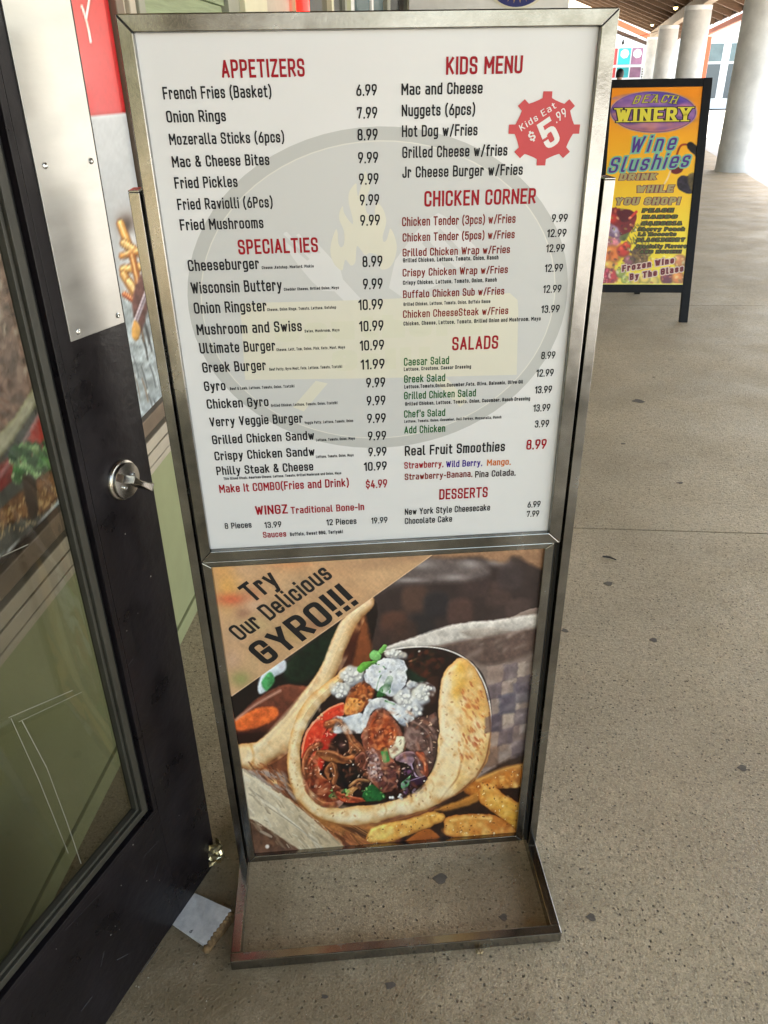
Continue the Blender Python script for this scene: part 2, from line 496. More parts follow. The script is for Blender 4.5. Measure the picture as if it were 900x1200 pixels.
def emboss(P, nu, nv, amt=.16, seed=9, con=1.0):
    """fine speckle and crispening of the printed picture"""
    C = P.C.reshape(nv, nu, 3); L = C.mean(2)
    B = L.copy()
    for _ in range(3):
        B = (np.roll(B, 1, 0) + np.roll(B, -1, 0) + np.roll(B, 1, 1) + np.roll(B, -1, 1) + B) / 5
    n = vnoise(P.X, P.Y, 3.2, seed, 3).reshape(nv, nu); g = (n - np.roll(n, 2, 0)) + (n - np.roll(n, 2, 1))
    n2 = vnoise(P.X, P.Y, 9, seed + 3, 3).reshape(nv, nu); g2 = (n2 - np.roll(n2, 4, 0)) + .6 * (n2 - np.roll(n2, 4, 1))
    k = 1 + amt * (g * 1.6 + g2 * 1.6)
    k[:4] = 1; k[:, :4] = 1
    C = C * k[..., None] + ((L - B) * .7)[..., None]
    P.C = np.clip(C, 0, 255).reshape(-1, 3)
def print_sheet(name, nu, nv, pos, hom, paint, m_name, parent, rough=.35, coat=0.0, gain=1.0, amt=0):
    """grid sheet; pos(s,t)->local xyz; hom maps (s,t) metres to artwork coordinates; paint fills colours"""
    (u0, u1), (v0, v1), fpos = pos
    U, V = np.meshgrid(np.linspace(u0, u1, nu), np.linspace(v0, v1, nv))
    U = U.ravel(); V = V.ravel()
    if hom is None:
        X, Y = U * 1000, V * 1000
    else:
        H = np.array(hom); q = H @ np.stack([U, V, np.ones_like(U)]); q[2] = np.maximum(q[2], .08); X = q[0] / q[2]; Y = q[1] / q[2]
    P = Paint(X, Y, (30, 25, 22)); P.V = V; P.U = U; paint(P)
    if amt: emboss(P, nu, nv, amt)
    verts = fpos(U, V)
    i = np.arange((nu - 1) * (nv - 1)); r = i // (nu - 1); c = i % (nu - 1); a = r * nu + c
    F = np.stack([a, a + 1, a + nu + 1, a + nu], 1)
    me = bpy.data.meshes.new(name)
    me.vertices.add(len(U)); me.vertices.foreach_set('co', verts.ravel())
    me.loops.add(len(F) * 4); me.loops.foreach_set('vertex_index', F.ravel().astype(np.int32))
    me.polygons.add(len(F)); me.polygons.foreach_set('loop_start', (np.arange(len(F)) * 4).astype(np.int32))
    me.update(calc_edges=True); me.validate()
    C = np.clip(P.C, 0, 255) / 255; C = np.where(C <= .04045, C / 12.92, ((C + .055) / 1.055) ** 2.4) * gain
    at = me.color_attributes.new('print', 'FLOAT_COLOR', 'POINT')
    at.data.foreach_set('color', np.concatenate([C, np.ones((len(C), 1))], 1).astype(np.float32).ravel())
    m = bpy.data.materials.new(m_name); m.use_nodes = True; nt = m.node_tree
    b = nt.nodes['Principled BSDF']; b.inputs['Roughness'].default_value = rough; b.inputs['Coat Weight'].default_value = coat
    ca = nt.nodes.new('ShaderNodeAttribute'); ca.attribute_name = 'print'
    nt.links.new(ca.outputs['Color'], b.inputs['Base Color'])
    me.materials.append(m)
    o = bpy.data.objects.new(name, me); COL.objects.link(o); o.parent = parent
    return o
MENU_TEXT=[
('APPETIZERS', 144.8, 253.2, 1609.4, 21.1, 'R'),
('French Fries (Basket)', 65.7, 207.4, 1586.2, 14.7, 'K'),
('Onion Rings', 66.0, 144.5, 1558.9, 14.3, 'K'),
('Mozeralla Sticks (6pcs)', 65.7, 220.0, 1531.8, 14.3, 'K'),
('Mac & Cheese Bites', 65.3, 197.6, 1504.0, 14.5, 'K'),
('Fried Pickles', 64.8, 151.2, 1477.1, 14.8, 'K'),
('Fried Raviolli (6Pcs)', 64.6, 197.2, 1449.2, 15.0, 'K'),
('Fried Mushrooms', 64.3, 181.9, 1421.9, 15.2, 'K'),
('6.99', 320.1, 347.9, 1585.8, 13.9, 'K'),
('7.99', 320.3, 347.9, 1558.6, 14.3, 'K'),
('8.99', 320.1, 347.9, 1532.0, 14.5, 'K'),
('9.99', 320.0, 347.9, 1503.2, 14.6, 'K'),
('9.99', 320.3, 348.0, 1475.7, 15.0, 'K'),
('9.99', 320.7, 348.3, 1448.2, 15.1, 'K'),
('9.99', 320.4, 348.8, 1420.8, 15.2, 'K'),
('SPECIALTIES', 142.4, 257.7, 1386.3, 21.0, 'R'),
('Cheeseburger', 67.7, 170.4, 1365.3, 16.1, 'K'),
('Cheese ,Ketchup, Mustard, Pickle', 173.8, 249.8, 1364.8, 4.4, 'S'),
('8.99', 321.8, 351.5, 1362.8, 16.1, 'K'),
('Wisconsin Buttery', 67.6, 201.0, 1332.7, 17.3, 'K'),
('Cheddar Cheese, Grilled Onion, Mayo', 203.5, 285.5, 1332.4, 4.4, 'S'),
('9.99', 321.7, 351.2, 1330.1, 16.3, 'K'),
('Onion Ringster', 67.9, 175.7, 1303.1, 17.0, 'K'),
('Cheese, Onion Rings, Tomato, Lettuce, Ketchup', 176.3, 279.9, 1303.2, 4.5, 'S'),
('10.99', 313.4, 351.1, 1299.4, 16.4, 'K'),
('Mushroom and Swiss', 67.7, 226.3, 1270.7, 16.9, 'K'),
('Swiss, Mushroom, Mayo', 230.0, 283.5, 1268.3, 4.7, 'S'),
('10.99', 313.6, 351.4, 1266.6, 16.6, 'K'),
('Ultimate Burger', 68.1, 183.6, 1241.7, 16.9, 'K'),
('Cheese, Lett, Tom, Onion, Pick, Ketc, Must, Mayo', 184.8, 290.9, 1240.9, 4.7, 'S'),
('10.99', 313.6, 351.9, 1236.3, 16.5, 'K'),
('Greek Burger', 68.5, 166.5, 1211.2, 16.7, 'K'),
('Beef Patty, Gyro Meat, Feta, Lettuce, Tomato, Tzatziki', 171.2, 285.0, 1210.0, 4.8, 'S'),
('11.99', 314.0, 352.2, 1205.7, 16.6, 'K'),
('Gyro', 67.2, 100.3, 1181.1, 16.2, 'K'),
('Beef & Lamb, Lettuce, Tomato, Onion, Tzatziki', 106.9, 208.1, 1181.1, 4.8, 'S'),
('9.99', 322.3, 352.7, 1175.3, 16.5, 'K'),
('Chicken Gyro', 67.6, 165.1, 1151.4, 16.2, 'K'),
('Grilled Chicken, Lettuce, Tomato, Onion, Tzatziki', 168.6, 274.9, 1149.8, 4.9, 'S'),
('9.99', 322.2, 352.6, 1144.7, 16.6, 'K'),
('Verry Veggie Burger', 68.1, 217.5, 1120.6, 16.4, 'K'),
('Veggie Patty, Lettuce, Tomato, Onion', 220.0, 299.1, 1117.6, 5.0, 'S'),
('9.99', 322.2, 352.6, 1114.0, 16.7, 'K'),
('Grilled Chicken Sandw', 68.3, 234.2, 1089.4, 16.2, 'K'),
('Lettuce, Tomato, Onion, Mayo', 236.8, 300.8, 1086.2, 5.1, 'S'),
('9.99', 322.5, 352.8, 1083.1, 16.5, 'K'),
('Crispy Chicken Sandw', 68.6, 233.2, 1060.3, 16.3, 'K'),
('Lettuce, Tomato, Onion, Mayo', 235.0, 297.6, 1055.9, 5.1, 'S'),
('9.99', 322.6, 353.0, 1054.0, 16.6, 'K'),
('Philly Steak & Cheese', 68.4, 229.3, 1033.3, 16.0, 'K'),
('Thin Sliced Steak, American Cheese, Lettuce, Tomato, Grilled Mushroom and Onion, Mayo', 78.5, 275.6, 1023.7, 5.0, 'S'),
('10.99', 313.9, 353.0, 1027.5, 16.5, 'K'),
('Make It COMBO(Fries and Drink)', 69.1, 287.6, 999.8, 15.8, 'R'),
('$4.99', 316.6, 353.3, 993.9, 16.3, 'R'),
('WINGZ', 124.9, 180.5, 953.4, 18.3, 'R'),
('Traditional Bone-In', 185.5, 312.5, 952.2, 13.8, 'R'),
('8 Pieces', 69.8, 115.9, 929.1, 11.9, 'T'),
('13.99', 137.8, 167.3, 926.7, 12.3, 'T'),
('12 Pieces', 245.3, 298.2, 925.3, 12.3, 'T'),
('19.99', 323.7, 352.7, 923.9, 12.4, 'T'),
('Sauces', 133.6, 174.1, 907.2, 12.1, 'R'),
('Buffalo, Sweet BBQ, Teriyaki', 180.7, 273.6, 907.7, 7.3, 'S'),
('KIDS MENU', 440.6, 543.8, 1608.7, 21.0, 'R'),
('Mac and Cheese', 380.8, 491.1, 1585.8, 14.1, 'K'),
('Nuggets (6pcs)', 381.0, 481.7, 1560.3, 14.5, 'K'),
('Hot Dog w/Fries', 381.2, 486.3, 1535.0, 14.6, 'K'),
('Grilled Cheese w/fries', 381.6, 529.8, 1508.6, 14.8, 'K'),
('Jr Cheese Burger w/Fries', 381.5, 553.5, 1483.2, 14.7, 'K'),
('CHICKEN CORNER', 413.0, 575.1, 1444.3, 21.1, 'R'),
('Chicken Tender (3pcs) w/Fries', 380.9, 547.5, 1418.6, 12.6, 'B'),
('9.99', 601.4, 625.0, 1417.9, 11.3, 'K'),
('Chicken Tender (5pcs) w/Fries', 381.5, 547.7, 1397.2, 11.8, 'B'),
('12.99', 596.0, 625.2, 1397.1, 11.3, 'K'),
('Grilled Chicken Wrap w/Fries', 381.4, 542.0, 1376.2, 11.4, 'B'),
('12.99', 596.3, 624.8, 1375.5, 11.5, 'K'),
('Grilled Chicken, Lettuce, Tomato, Onion, Ranch', 382.0, 525.2, 1367.6, 6.4, 'T'),
('Crispy Chicken Wrap w/Fries', 381.3, 540.6, 1347.2, 11.4, 'B'),
('12.99', 596.8, 625.0, 1346.7, 11.6, 'K'),
('Crispy Chicken, Lettuce, Tomato, Onion, Ranch', 381.8, 524.4, 1335.1, 6.3, 'T'),
('Buffalo Chicken Sub w/Fries', 381.8, 537.1, 1315.3, 11.7, 'B'),
('12.99', 596.9, 625.5, 1315.4, 11.9, 'K'),
('Grilled Chicken, Lettuce, Tomato, Onion, Buffalo Sauce', 382.4, 516.3, 1303.3, 5.5, 'S'),
('Chicken CheeseSteak w/Fries', 381.6, 545.2, 1285.1, 11.8, 'B'),
('13.99', 596.6, 625.8, 1284.7, 11.9, 'K'),
('Chicken, Cheese, Lettuce, Tomato, Grilled Onion and Mushroom, Mayo', 382.3, 597.2, 1273.2, 6.4, 'T'),
('SALADS', 459.0, 532.3, 1230.7, 21.9, 'R'),
('Caesar Salad', 382.7, 454.8, 1209.0, 13.1, 'G'),
('8.99', 603.2, 626.0, 1210.6, 12.3, 'K'),
('Lettuce, Croutons, Caesar Dressing', 382.7, 490.5, 1200.4, 6.2, 'T'),
('Greek Salad', 382.9, 449.3, 1180.7, 12.8, 'G'),
('12.99', 597.3, 626.0, 1181.3, 12.6, 'K'),
('Lettuce,Tomato,Onion,Cucumber,Feta, Olive, Balsamic, Olive Oil', 383.2, 576.7, 1171.0, 6.3, 'T'),
('Grilled Chicken Salad', 382.8, 500.3, 1152.6, 13.0, 'G'),
('13.99', 597.4, 625.8, 1152.9, 12.8, 'K'),
('Grilled Chicken, Lettuce, Tomato, Onion, Cucumber, Ranch Dressing', 384.5, 590.7, 1141.6, 6.5, 'T'),
("Chef's Salad", 382.7, 450.6, 1120.8, 13.1, 'G'),
('13.99', 597.2, 625.8, 1121.1, 12.9, 'K'),
('Lettuce, Tomato, Onion, Cucumber, Deli Turkey, Mozzarella, Ranch', 383.0, 544.8, 1111.9, 5.0, 'S'),
('Add Chicken', 383.0, 451.3, 1092.5, 13.4, 'G'),
('3.99', 602.3, 626.4, 1092.5, 13.1, 'K'),
('Real Fruit Smoothies', 383.7, 554.2, 1051.9, 18.4, 'K'),
('8.99', 590.9, 625.4, 1052.4, 18.7, 'R'),
('Strawberry,', 382.8, 449.8, 1028.0, 12.5, 'R'),
('Wild Berry,', 454.3, 516.7, 1026.5, 12.5, 'P'),
('Mango,', 524.8, 566.2, 1025.9, 12.2, 'O'),
('Strawberry-Banana,', 383.4, 500.6, 1006.4, 12.4, 'B'),
('Pina Colada,', 505.1, 576.1, 1004.5, 12.4, 'D'),
('DESSERTS', 443.7, 528.9, 964.8, 20.7, 'R'),
('New York Style Cheesecake', 383.4, 534.7, 937.8, 13.0, 'K'),
('6.99', 601.7, 624.7, 939.3, 12.8, 'K'),
('Chocolate Cake', 383.3, 467.5, 919.1, 12.8, 'K'),
('7.99', 601.6, 624.0, 920.2, 12.8, 'K'),
]

# ------------------------------------------------------------------ materials
steel = mat('brushed_steel', (.29, .28, .26), .22, 1.0, noise=.4, nscale=7, bump=.05, bscale=220, rvar=.10)
steel_dark = mat('shadow_gap_steel', (.02, .018, .016), .6, .3)
steel_plate = mat('door_plate_steel', (.35, .345, .33), .42, 1.0, noise=.14, nscale=5, rvar=.1, stretch=(1, 1, 3))
screw_m = mat('screw_steel', (.55, .55, .53), .25, 1.0)
white_pl = mat('menu_white', (.66, .66, .655), .38, noise=.02, nscale=3)
INK = {'K': mat('ink_black', (.012, .012, .014), .5, spec=.15), 'S': mat('ink_black_small', (.03, .03, .035), .5, spec=.15), 'T': mat('ink_black_soft', (.02, .02, .024), .5, spec=.15),
       'R': mat('ink_red', lin((150, 18, 32)), .45, spec=.15), 'B': mat('ink_brown_red', lin((122, 34, 26)), .45, spec=.15), 'G': mat('ink_green', lin((28, 92, 40)), .45, spec=.15),
       'P': mat('ink_purple', lin((62, 34, 140)), .45, spec=.15), 'O': mat('ink_orange', lin((196, 104, 36)), .45, spec=.15), 'D': mat('ink_dark_brown', lin((42, 22, 20)), .5, spec=.15)}
badge_red = mat('badge_red', lin((186, 36, 42)), .42)
badge_white = mat('badge_white', (.72, .70, .68), .45)
black_paint = mat('door_black_paint', (.008, .0062, .0075), .34, spec=.22, noise=.5, nscale=7, bump=.5, bscale=45, rvar=.14)
black_gask = mat('rubber_gasket', (.006, .006, .006), .5)
bead_m = mat('olive_glazing_bead', (.030, .028, .020), .5, noise=.3, nscale=12)
green_pt = mat('sage_green_siding', (.30, .315, .165), .55, noise=.07, nscale=6, bump=.2, bscale=30)
tan_trim = mat('tan_moulding', (.46, .40, .31), .5, noise=.08, nscale=9)
brown_trim = mat('brown_window_frame', (.17, .12, .08), .5, noise=.2, nscale=10)
cream_m = mat('cream_paint', (.62, .58, .40), .5, noise=.05)
grey_trim = mat('grey_green_trim', (.26, .26, .20), .5, noise=.1)
darkglass = mat('dark_shop_glass', (.03, .035, .035), .08, noise=.2)
conc_col = mat('column_concrete', (.66, .65, .61), .8, noise=.22, nscale=1.6, bump=.5, bscale=25)
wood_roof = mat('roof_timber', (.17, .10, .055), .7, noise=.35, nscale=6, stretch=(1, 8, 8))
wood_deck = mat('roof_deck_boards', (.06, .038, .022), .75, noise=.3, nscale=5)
orange_m = mat('orange_steel_paint', lin((206, 98, 62)), .5, noise=.06)
black_wood = mat('black_sign_frame', (.007, .007, .009), .5, spec=.2, noise=.3, nscale=20, bump=.3, bscale=60)
far_white = mat('far_wall_white', (.78, .78, .76), .8, noise=.05)
far_glass = mat('far_window_glass', (.12, .17, .18), .15, noise=.2, nscale=1.5)

def glass_material():
    m = bpy.data.materials.new('door_glass'); m.use_nodes = True; nt = m.node_tree; nt.nodes.clear()
    out = nt.nodes.new('ShaderNodeOutputMaterial'); mix = nt.nodes.new('ShaderNodeMixShader')
    t = nt.nodes.new('ShaderNodeBsdfTransparent'); t.inputs[0].default_value = (.70, .70, .66, 1)
    g = nt.nodes.new('ShaderNodeBsdfGlossy'); g.inputs['Roughness'].default_value = .02
    lw = nt.nodes.new('ShaderNodeLayerWeight'); f = nt.nodes.new('ShaderNodeMath'); f.operation = 'POWER'; f.inputs[1].default_value = 5
    nt.links.new(lw.outputs['Facing'], f.inputs[0])
    ad = nt.nodes.new('ShaderNodeMath'); ad.operation = 'MULTIPLY_ADD'; ad.inputs[1].default_value = .9; ad.inputs[2].default_value = .05
    n = nt.nodes.new('ShaderNodeTexNoise'); n.inputs['Scale'].default_value = 3
    nt.links.new(f.outputs[0], ad.inputs[0]); nt.links.new(ad.outputs[0], mix.inputs[0])
    nt.links.new(t.outputs[0], mix.inputs[1]); nt.links.new(g.outputs[0], mix.inputs[2]); nt.links.new(mix.outputs[0], out.inputs[0])
    return m
glass_m = glass_material()

def paving_material(name, base, dark=1.0, wet=.55, dark_patches=None):
    m = bpy.data.materials.new(name); m.use_nodes = True; nt = m.node_tree; b = nt.nodes['Principled BSDF']
    N = nt.nodes.new; Lk = nt.links.new
    tc = N('ShaderNodeTexCoord')
    def noise(sc, det=5, ro=.6):
        n = N('ShaderNodeTexNoise'); n.inputs['Scale'].default_value = sc; n.inputs['Detail'].default_value = det; n.inputs['Roughness'].default_value = ro
        Lk(tc.outputs['Object'], n.inputs[0]); return n.outputs[0]
    def ramp(src, a, b_, c0, c1):
        r = N('ShaderNodeMapRange'); r.inputs[1].default_value = a; r.inputs[2].default_value = b_; r.inputs[3].default_value = c0; r.inputs[4].default_value = c1
        r.interpolation_type = 'SMOOTHSTEP'; Lk(src, r.inputs[0]); return r.outputs[0]
    def mixc(f, c1, c2):
        x = N('ShaderNodeMix'); x.data_type = 'RGBA'
        Lk(f, x.inputs[0])
        for i, c in ((6, c1), (7, c2)):
            if isinstance(c, tuple): x.inputs[i].default_value = (*c, 1)
            else: Lk(c, x.inputs[i])
        return x.outputs[2]
    def vor(sc, feat='F1', rnd=1.0):
        v = N('ShaderNodeTexVoronoi'); v.inputs['Scale'].default_value = sc; v.inputs['Randomness'].default_value = rnd; v.feature = feat
        Lk(tc.outputs['Object'], v.inputs[0]); return v
    def math_(op, a, b_=None):
        x = N('ShaderNodeMath'); x.operation = op
        for i, q in enumerate((a, b_)):
            if q is None: continue
            if isinstance(q, (int, float)): x.inputs[i].default_value = q
            else: Lk(q, x.inputs[i])
        return x.outputs[0]
    c = mixc(ramp(noise(1.1, 6), .35, .68, 0, 1), tuple(q * .85 for q in base), tuple(q * 1.22 for q in base))
    c = mixc(ramp(noise(38, 5), .35, .7, 0, .65), c, tuple(q * .72 for q in base))
    c = mixc(ramp(noise(180, 4, .8), .50, .66, 0, .8), c, tuple(min(.8, q * 1.5) for q in base))
    c = mixc(ramp(noise(105, 5, .8), .50, .64, 0, .8), c, tuple(q * .42 for q in base))
    c = mixc(ramp(noise(330, 2, .8), .58, .70, 0, .6), c, tuple(q * .3 for q in base))
    # exposed pale and dark grains
    v1 = vor(170)
    g1 = math_('MULTIPLY', ramp(v1.outputs['Distance'], .0, .38, 1, 0), ramp(v1.outputs['Color'], .60, .66, 0, .7))
    c = mixc(g1, c, (base[0] * 1.65, base[1] * 1.6, base[2] * 1.5))
    v2 = vor(120)
    sep = N('ShaderNodeSeparateColor'); Lk(v2.outputs['Color'], sep.inputs[0])
    g2 = math_('MULTIPLY', ramp(v2.outputs['Distance'], .2, .42, 1, 0), ramp(sep.outputs[0], .80, .86, 0, .7))
    c = mixc(g2, c, (base[0] * .22, base[1] * .2, base[2] * .2))
    # pits: irregular holes
    v3 = vor(85)
    sep3 = N('ShaderNodeSeparateColor'); Lk(v3.outputs['Color'], sep3.inputs[0])
    dd = math_('ADD', v3.outputs['Distance'], math_('MULTIPLY', noise(120, 3), .85))
    pit = math_('MULTIPLY', ramp(dd, .54, .66, 1, 0), ramp(sep3.outputs[1], .70, .73, 0, 1))
    c = mixc(math_('MULTIPLY', pit, .85), c, (base[0] * .12, base[1] * .11, base[2] * .10))
    # greasy blotches
    c = mixc(ramp(noise(5.5, 4), .60, .76, 0, .45), c, tuple(q * .45 for q in base))
    if dark_patches:  # darker patches with noisy edges at the given floor spots
        for (gx, gy, sx, sy, r0, r1) in dark_patches:
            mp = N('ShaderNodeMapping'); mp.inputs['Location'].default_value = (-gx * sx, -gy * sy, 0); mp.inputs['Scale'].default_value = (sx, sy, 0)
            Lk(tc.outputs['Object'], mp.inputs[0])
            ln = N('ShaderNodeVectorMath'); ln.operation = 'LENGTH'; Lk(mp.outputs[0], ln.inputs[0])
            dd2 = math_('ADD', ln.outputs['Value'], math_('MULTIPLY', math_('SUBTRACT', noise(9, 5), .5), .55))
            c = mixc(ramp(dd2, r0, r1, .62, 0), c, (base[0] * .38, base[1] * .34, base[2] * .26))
    Lk(c, b.inputs['Base Color'])
    Lk(ramp(noise(3, 5), .3, .7, wet - .12, wet + .15), b.inputs['Roughness'])
    h = math_('ADD', math_('MULTIPLY', noise(240, 3, .7), .5), math_('MULTIPLY', pit, -1.3))
    h = math_('ADD', h, math_('MULTIPLY', noise(70, 4, .7), .9))
    bp = N('ShaderNodeBump'); bp.inputs['Strength'].default_value = 1.0; bp.inputs['Distance'].default_value = .0048
    Lk(h, bp.inputs['Height']); Lk(bp.outputs[0], b.inputs['Normal'])
    return m
paving = paving_material('walkway_concrete', (.47, .375, .245), dark_patches=((.12, 1.12, 1.6, 2.2, .05, .42), (-.45, 1.0, 2.0, 1.0, .05, .45), (-.7, .9, 1.6, .8, .1, .7), (-.2, .80, 1.0, 2.2, .1, .5)))
outer_paving = paving_material('plaza_concrete', (.56, .55, .52))

# ------------------------------------------------------------------ ground and walkway
gm = MB(); gm.poly([(-400, -400, -.06), (400, -400, -.06), (400, 600, -.06), (-400, 600, -.06)])
ground = gm.build('ground', outer_paving, kind='structure')
COLDIR = Vector((.13, .9915, 0)); COL0 = Vector((2.99, 0, 0))
def edge_x(y): return COL0.x + .141 * y + .12
joints = [-15.23, -11.63, -8.03, -4.43, -.83, 2.767, 6.4, 10.0, 13.6, 17.2, 20.8, 24.4, 28, 31.6, 35.2, 38.8, 42.4, 46, 49.6]
walk = MB(); walk.poly([(-1.0, -15.3, -.022), (edge_x(-15.3), -15.3, -.022), (edge_x(50), 50, -.022), (2.0, 50, -.022), (-1.0, 10, -.022)])
walkway = walk.build('walkway', mat('joint_dirt', (.05, .042, .032), .9, noise=.3, nscale=40), kind='structure')
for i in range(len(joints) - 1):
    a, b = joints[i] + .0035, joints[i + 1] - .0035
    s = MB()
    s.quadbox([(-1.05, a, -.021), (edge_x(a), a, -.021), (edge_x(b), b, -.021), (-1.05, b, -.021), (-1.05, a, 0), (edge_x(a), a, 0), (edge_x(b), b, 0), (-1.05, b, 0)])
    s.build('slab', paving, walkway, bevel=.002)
# plaza paving outside the columns, laid as big slabs with open joints
for i in range(len(joints) - 1):
    for j in range(3):
        a, b = joints[i] + .006, joints[i + 1] - .006
        o1, o2 = .012 + j * 3.2, .012 + (j + 1) * 3.2 - .012
        s = MB(); s.quadbox([(edge_x(a) + o1, a, -.05), (edge_x(a) + o2, a, -.05), (edge_x(b) + o2, b, -.05), (edge_x(b) + o1, b, -.05),
                             (edge_x(a) + o1, a, -.006), (edge_x(a) + o2, a, -.006), (edge_x(b) + o2, b, -.006), (edge_x(b) + o1, b, -.006)])
        s.build('slab', outer_paving, ground, bevel=.004)
# trodden gum and grit on the walkway
gum_m = mat('old_gum', (.12, .10, .08), .75, noise=.3, nscale=60)
def gpt(px, py, z=0.0):
    d = RC @ np.array([px - 450, py - 600, 900.]); t = (z - EYE) / d[2]
    return (d[0] * t, d[1] * t)
rg = random.Random(5)
for (px, py, r) in ((748, 470, .030), (766, 442, .008), (797, 566, .012), (713, 684, .014), (662, 739, .010), (766, 750, .011),
                    (516, 1030, .014), (457, 1155, .0095), (590, 1075, .008), (380, 1168, .006), (693, 1075, .009), (730, 520, .01), (870, 900, .011)):
    x, y = gpt(px, py); n = 14; ph = rg.random() * 6
    s = MB(); s.prism([(x + r * (1 + .3 * math.sin(3 * a + ph) + .2 * rg.random()) * math.cos(a), y + r * .75 * (1 + .3 * math.sin(2 * a + ph) + .2 * rg.random()) * math.sin(a), .0002) for a in [2 * math.pi * k / n for k in range(n)]], (0, 0, .0007))
    s.build('gum_spot', gum_m, walkway)
grit = MB()
gc = []
for k in range(240):
    px, py = rg.uniform(130, 900), rg.uniform(640, 1200)
    x, y = gpt(px, py); r = rg.uniform(.0006, .0018)
    b0 = len(grit.v); 
    for q in ((1, 0, 0), (0, 1, 0), (-1, 0, 0), (0, -1, 0), (0, 0, .8)):
        grit.v.append((x + q[0] * r * rg.uniform(.6, 1.3), y + q[1] * r * rg.uniform(.6, 1.3), .0004 + q[2] * r))
    for q in range(4): grit.f.append((b0 + q, b0 + (q + 1) % 4, b0 + 4))
grit.build('grit', mat('pale_grit', (.5, .45, .36), .7, noise=.3, nscale=90), walkway, kind='stuff')
tw = MB(); x, y = gpt(706, 653); x2, y2 = gpt(722, 657)
tw.tube([(x, y, .004), ((x + x2) / 2, (y + y2) / 2 + .003, .007), (x2, y2, .004)], [.003, .0042, .002], 6)
tag(tw.build('twig', mat('twig_bark', (.06, .055, .05), .8, noise=.3, nscale=50), smooth=True), 'short dark twig lying on the concrete right of the menu stand just past the joint', 'twig')
cr = MB(); x, y = gpt(563, 1117)
for k in range(7):
    a = rg.random() * 6; cr.lathe([(.0005, 0), (.003, .001), (.0026, .004), (.0005, .0055)], 6, (x + rg.uniform(-.007, .007), y + rg.uniform(-.004, .004), .0005))
tag(cr.build('food_crumb', mat('crumb', (.45, .33, .18), .7, noise=.4, nscale=200)), 'tiny pale crumb on the concrete just in front of the stand foot', 'crumb')

# ------------------------------------------------------------------ restaurant front (left wall)
WX = -.88
front = thing('restaurant_front', 'sage green shop front with tan mouldings and poster window behind the black door', 'building', (WX, 0, 0))
def fb(name, m, x0, x1, y0, y1, z0, z1, bevel=.002, par=None):
    return MB().box(x0, x1, y0, y1, z0, z1).build(name, m, par or front, bevel=bevel)
fb('wall', green_pt, -.30, -.002, -15.5, 7.2, -.02, 5.2, 0)
# green dado boards under the window, with open seams
for a, b in ((-1.6, 2.27),):
    fb('dado_board', green_pt, -.002, .006, a, b, .055, .612)
fb('baseboard', green_pt, -.002, .014, -1.6, 2.42, -.01, .052)
# stacked tan moulding below the window
for z0, z1, d in ((.612, .626, .014), (.632, .641, .022), (.650, .686, .028), (.699, .732, .036)):
    fb('moulding', tan_trim, -.002, d, -1.6, 2.20, z0, z1, .003)
fb('window_sill', brown_trim, -.002, .03, -1.6, 2.20, .744, .790, .003)
for k, (a, b, d, m_) in enumerate(((2.195, 2.245, .030, brown_trim), (2.247, 2.285, .018, tan_trim), (2.287, 2.325, .030, tan_trim), (2.327, 2.375, .014, tan_trim), (2.377, 2.425, .022, grey_trim))):
    fb('door_casing', m_, -.002, d, a, b, .055, 3.1, .003)
wz = .055
while wz < 3.1:
    s = MB(); s.quadbox([(-.002, 2.43, wz), (.016, 2.43, wz), (.016, 3.27, wz), (-.002, 3.27, wz), (-.002, 2.43, wz + .178), (.004, 2.43, wz + .178), (.004, 3.27, wz + .178), (-.002, 3.27, wz + .178)])
    s.build('siding_board', mat_sid if 'mat_sid' in globals() else globals().setdefault('mat_sid', mat('embossed_siding', (.24, .29, .16), .55, noise=.25, nscale=14, bump=1.0, bscale=22, stretch=(1, .25, 5))), front)
    wz += .18
fb('corner_board', grey_trim, -.002, .03, 3.28, 3.45, .0, 3.1)
fb('pilaster', cream_m, -.002, .05, 3.452, 3.85, .0, 3.1)
fb('pilaster', tan_trim, -.002, .03, 3.852, 4.45, .0, 3.1)
w_ = fb('window', darkglass, -.001, .008, 4.9, 5.85, .3, 3.0, 0)
fb('frame', grey_trim, -.001, .03, 4.82, 4.9, .2, 3.1, .002, w_)
fb('frame', cream_m, -.001, .04, 5.85, 5.95, .2, 3.1, .002, w_)
w_ = fb('window', darkglass, -.001, .008, 6.05, 6.6, .3, 3.0, 0)
fb('frame', grey_trim, -.001, .03, 6.6, 6.7, .2, 3.1, .002, w_)
red_lamp = MB(); red_lamp.lathe([(.02, 0), (.035, .02), (.035, .5), (.02, .52)], 16, (WX + .06, 4.66, 1.75))
tag(red_lamp.build('neon_tube', mat('red_neon', lin((220, 40, 30)), .3, emit=(lin((255, 30, 24)), .7)), smooth=True), 'glowing red vertical light tube on the shop front above the menu stand', 'light')

# unseen dark front added behind the camera to darken the steel reflections
dark_front = thing('unseen_dark_front', 'unseen dark front with windows, added behind the camera to darken steel reflections', 'building', (0, -15.6, 0))
MB().box(-9, 3.2, -3, 0, 0, 5.5).build('wall', mat('added_dark_wall', (.07, .055, .045), .7, noise=.2, nscale=3), dark_front)
for k in range(4):
    w_ = MB().box(-.7 + k * .95, .1 + k * .95, .001, .03, .5, 2.6).build('window', darkglass, dark_front)
    MB().box(-.76 + k * .95, -.705 + k * .95, .001, .06, .45, 2.65).build('frame', cream_m, w_)

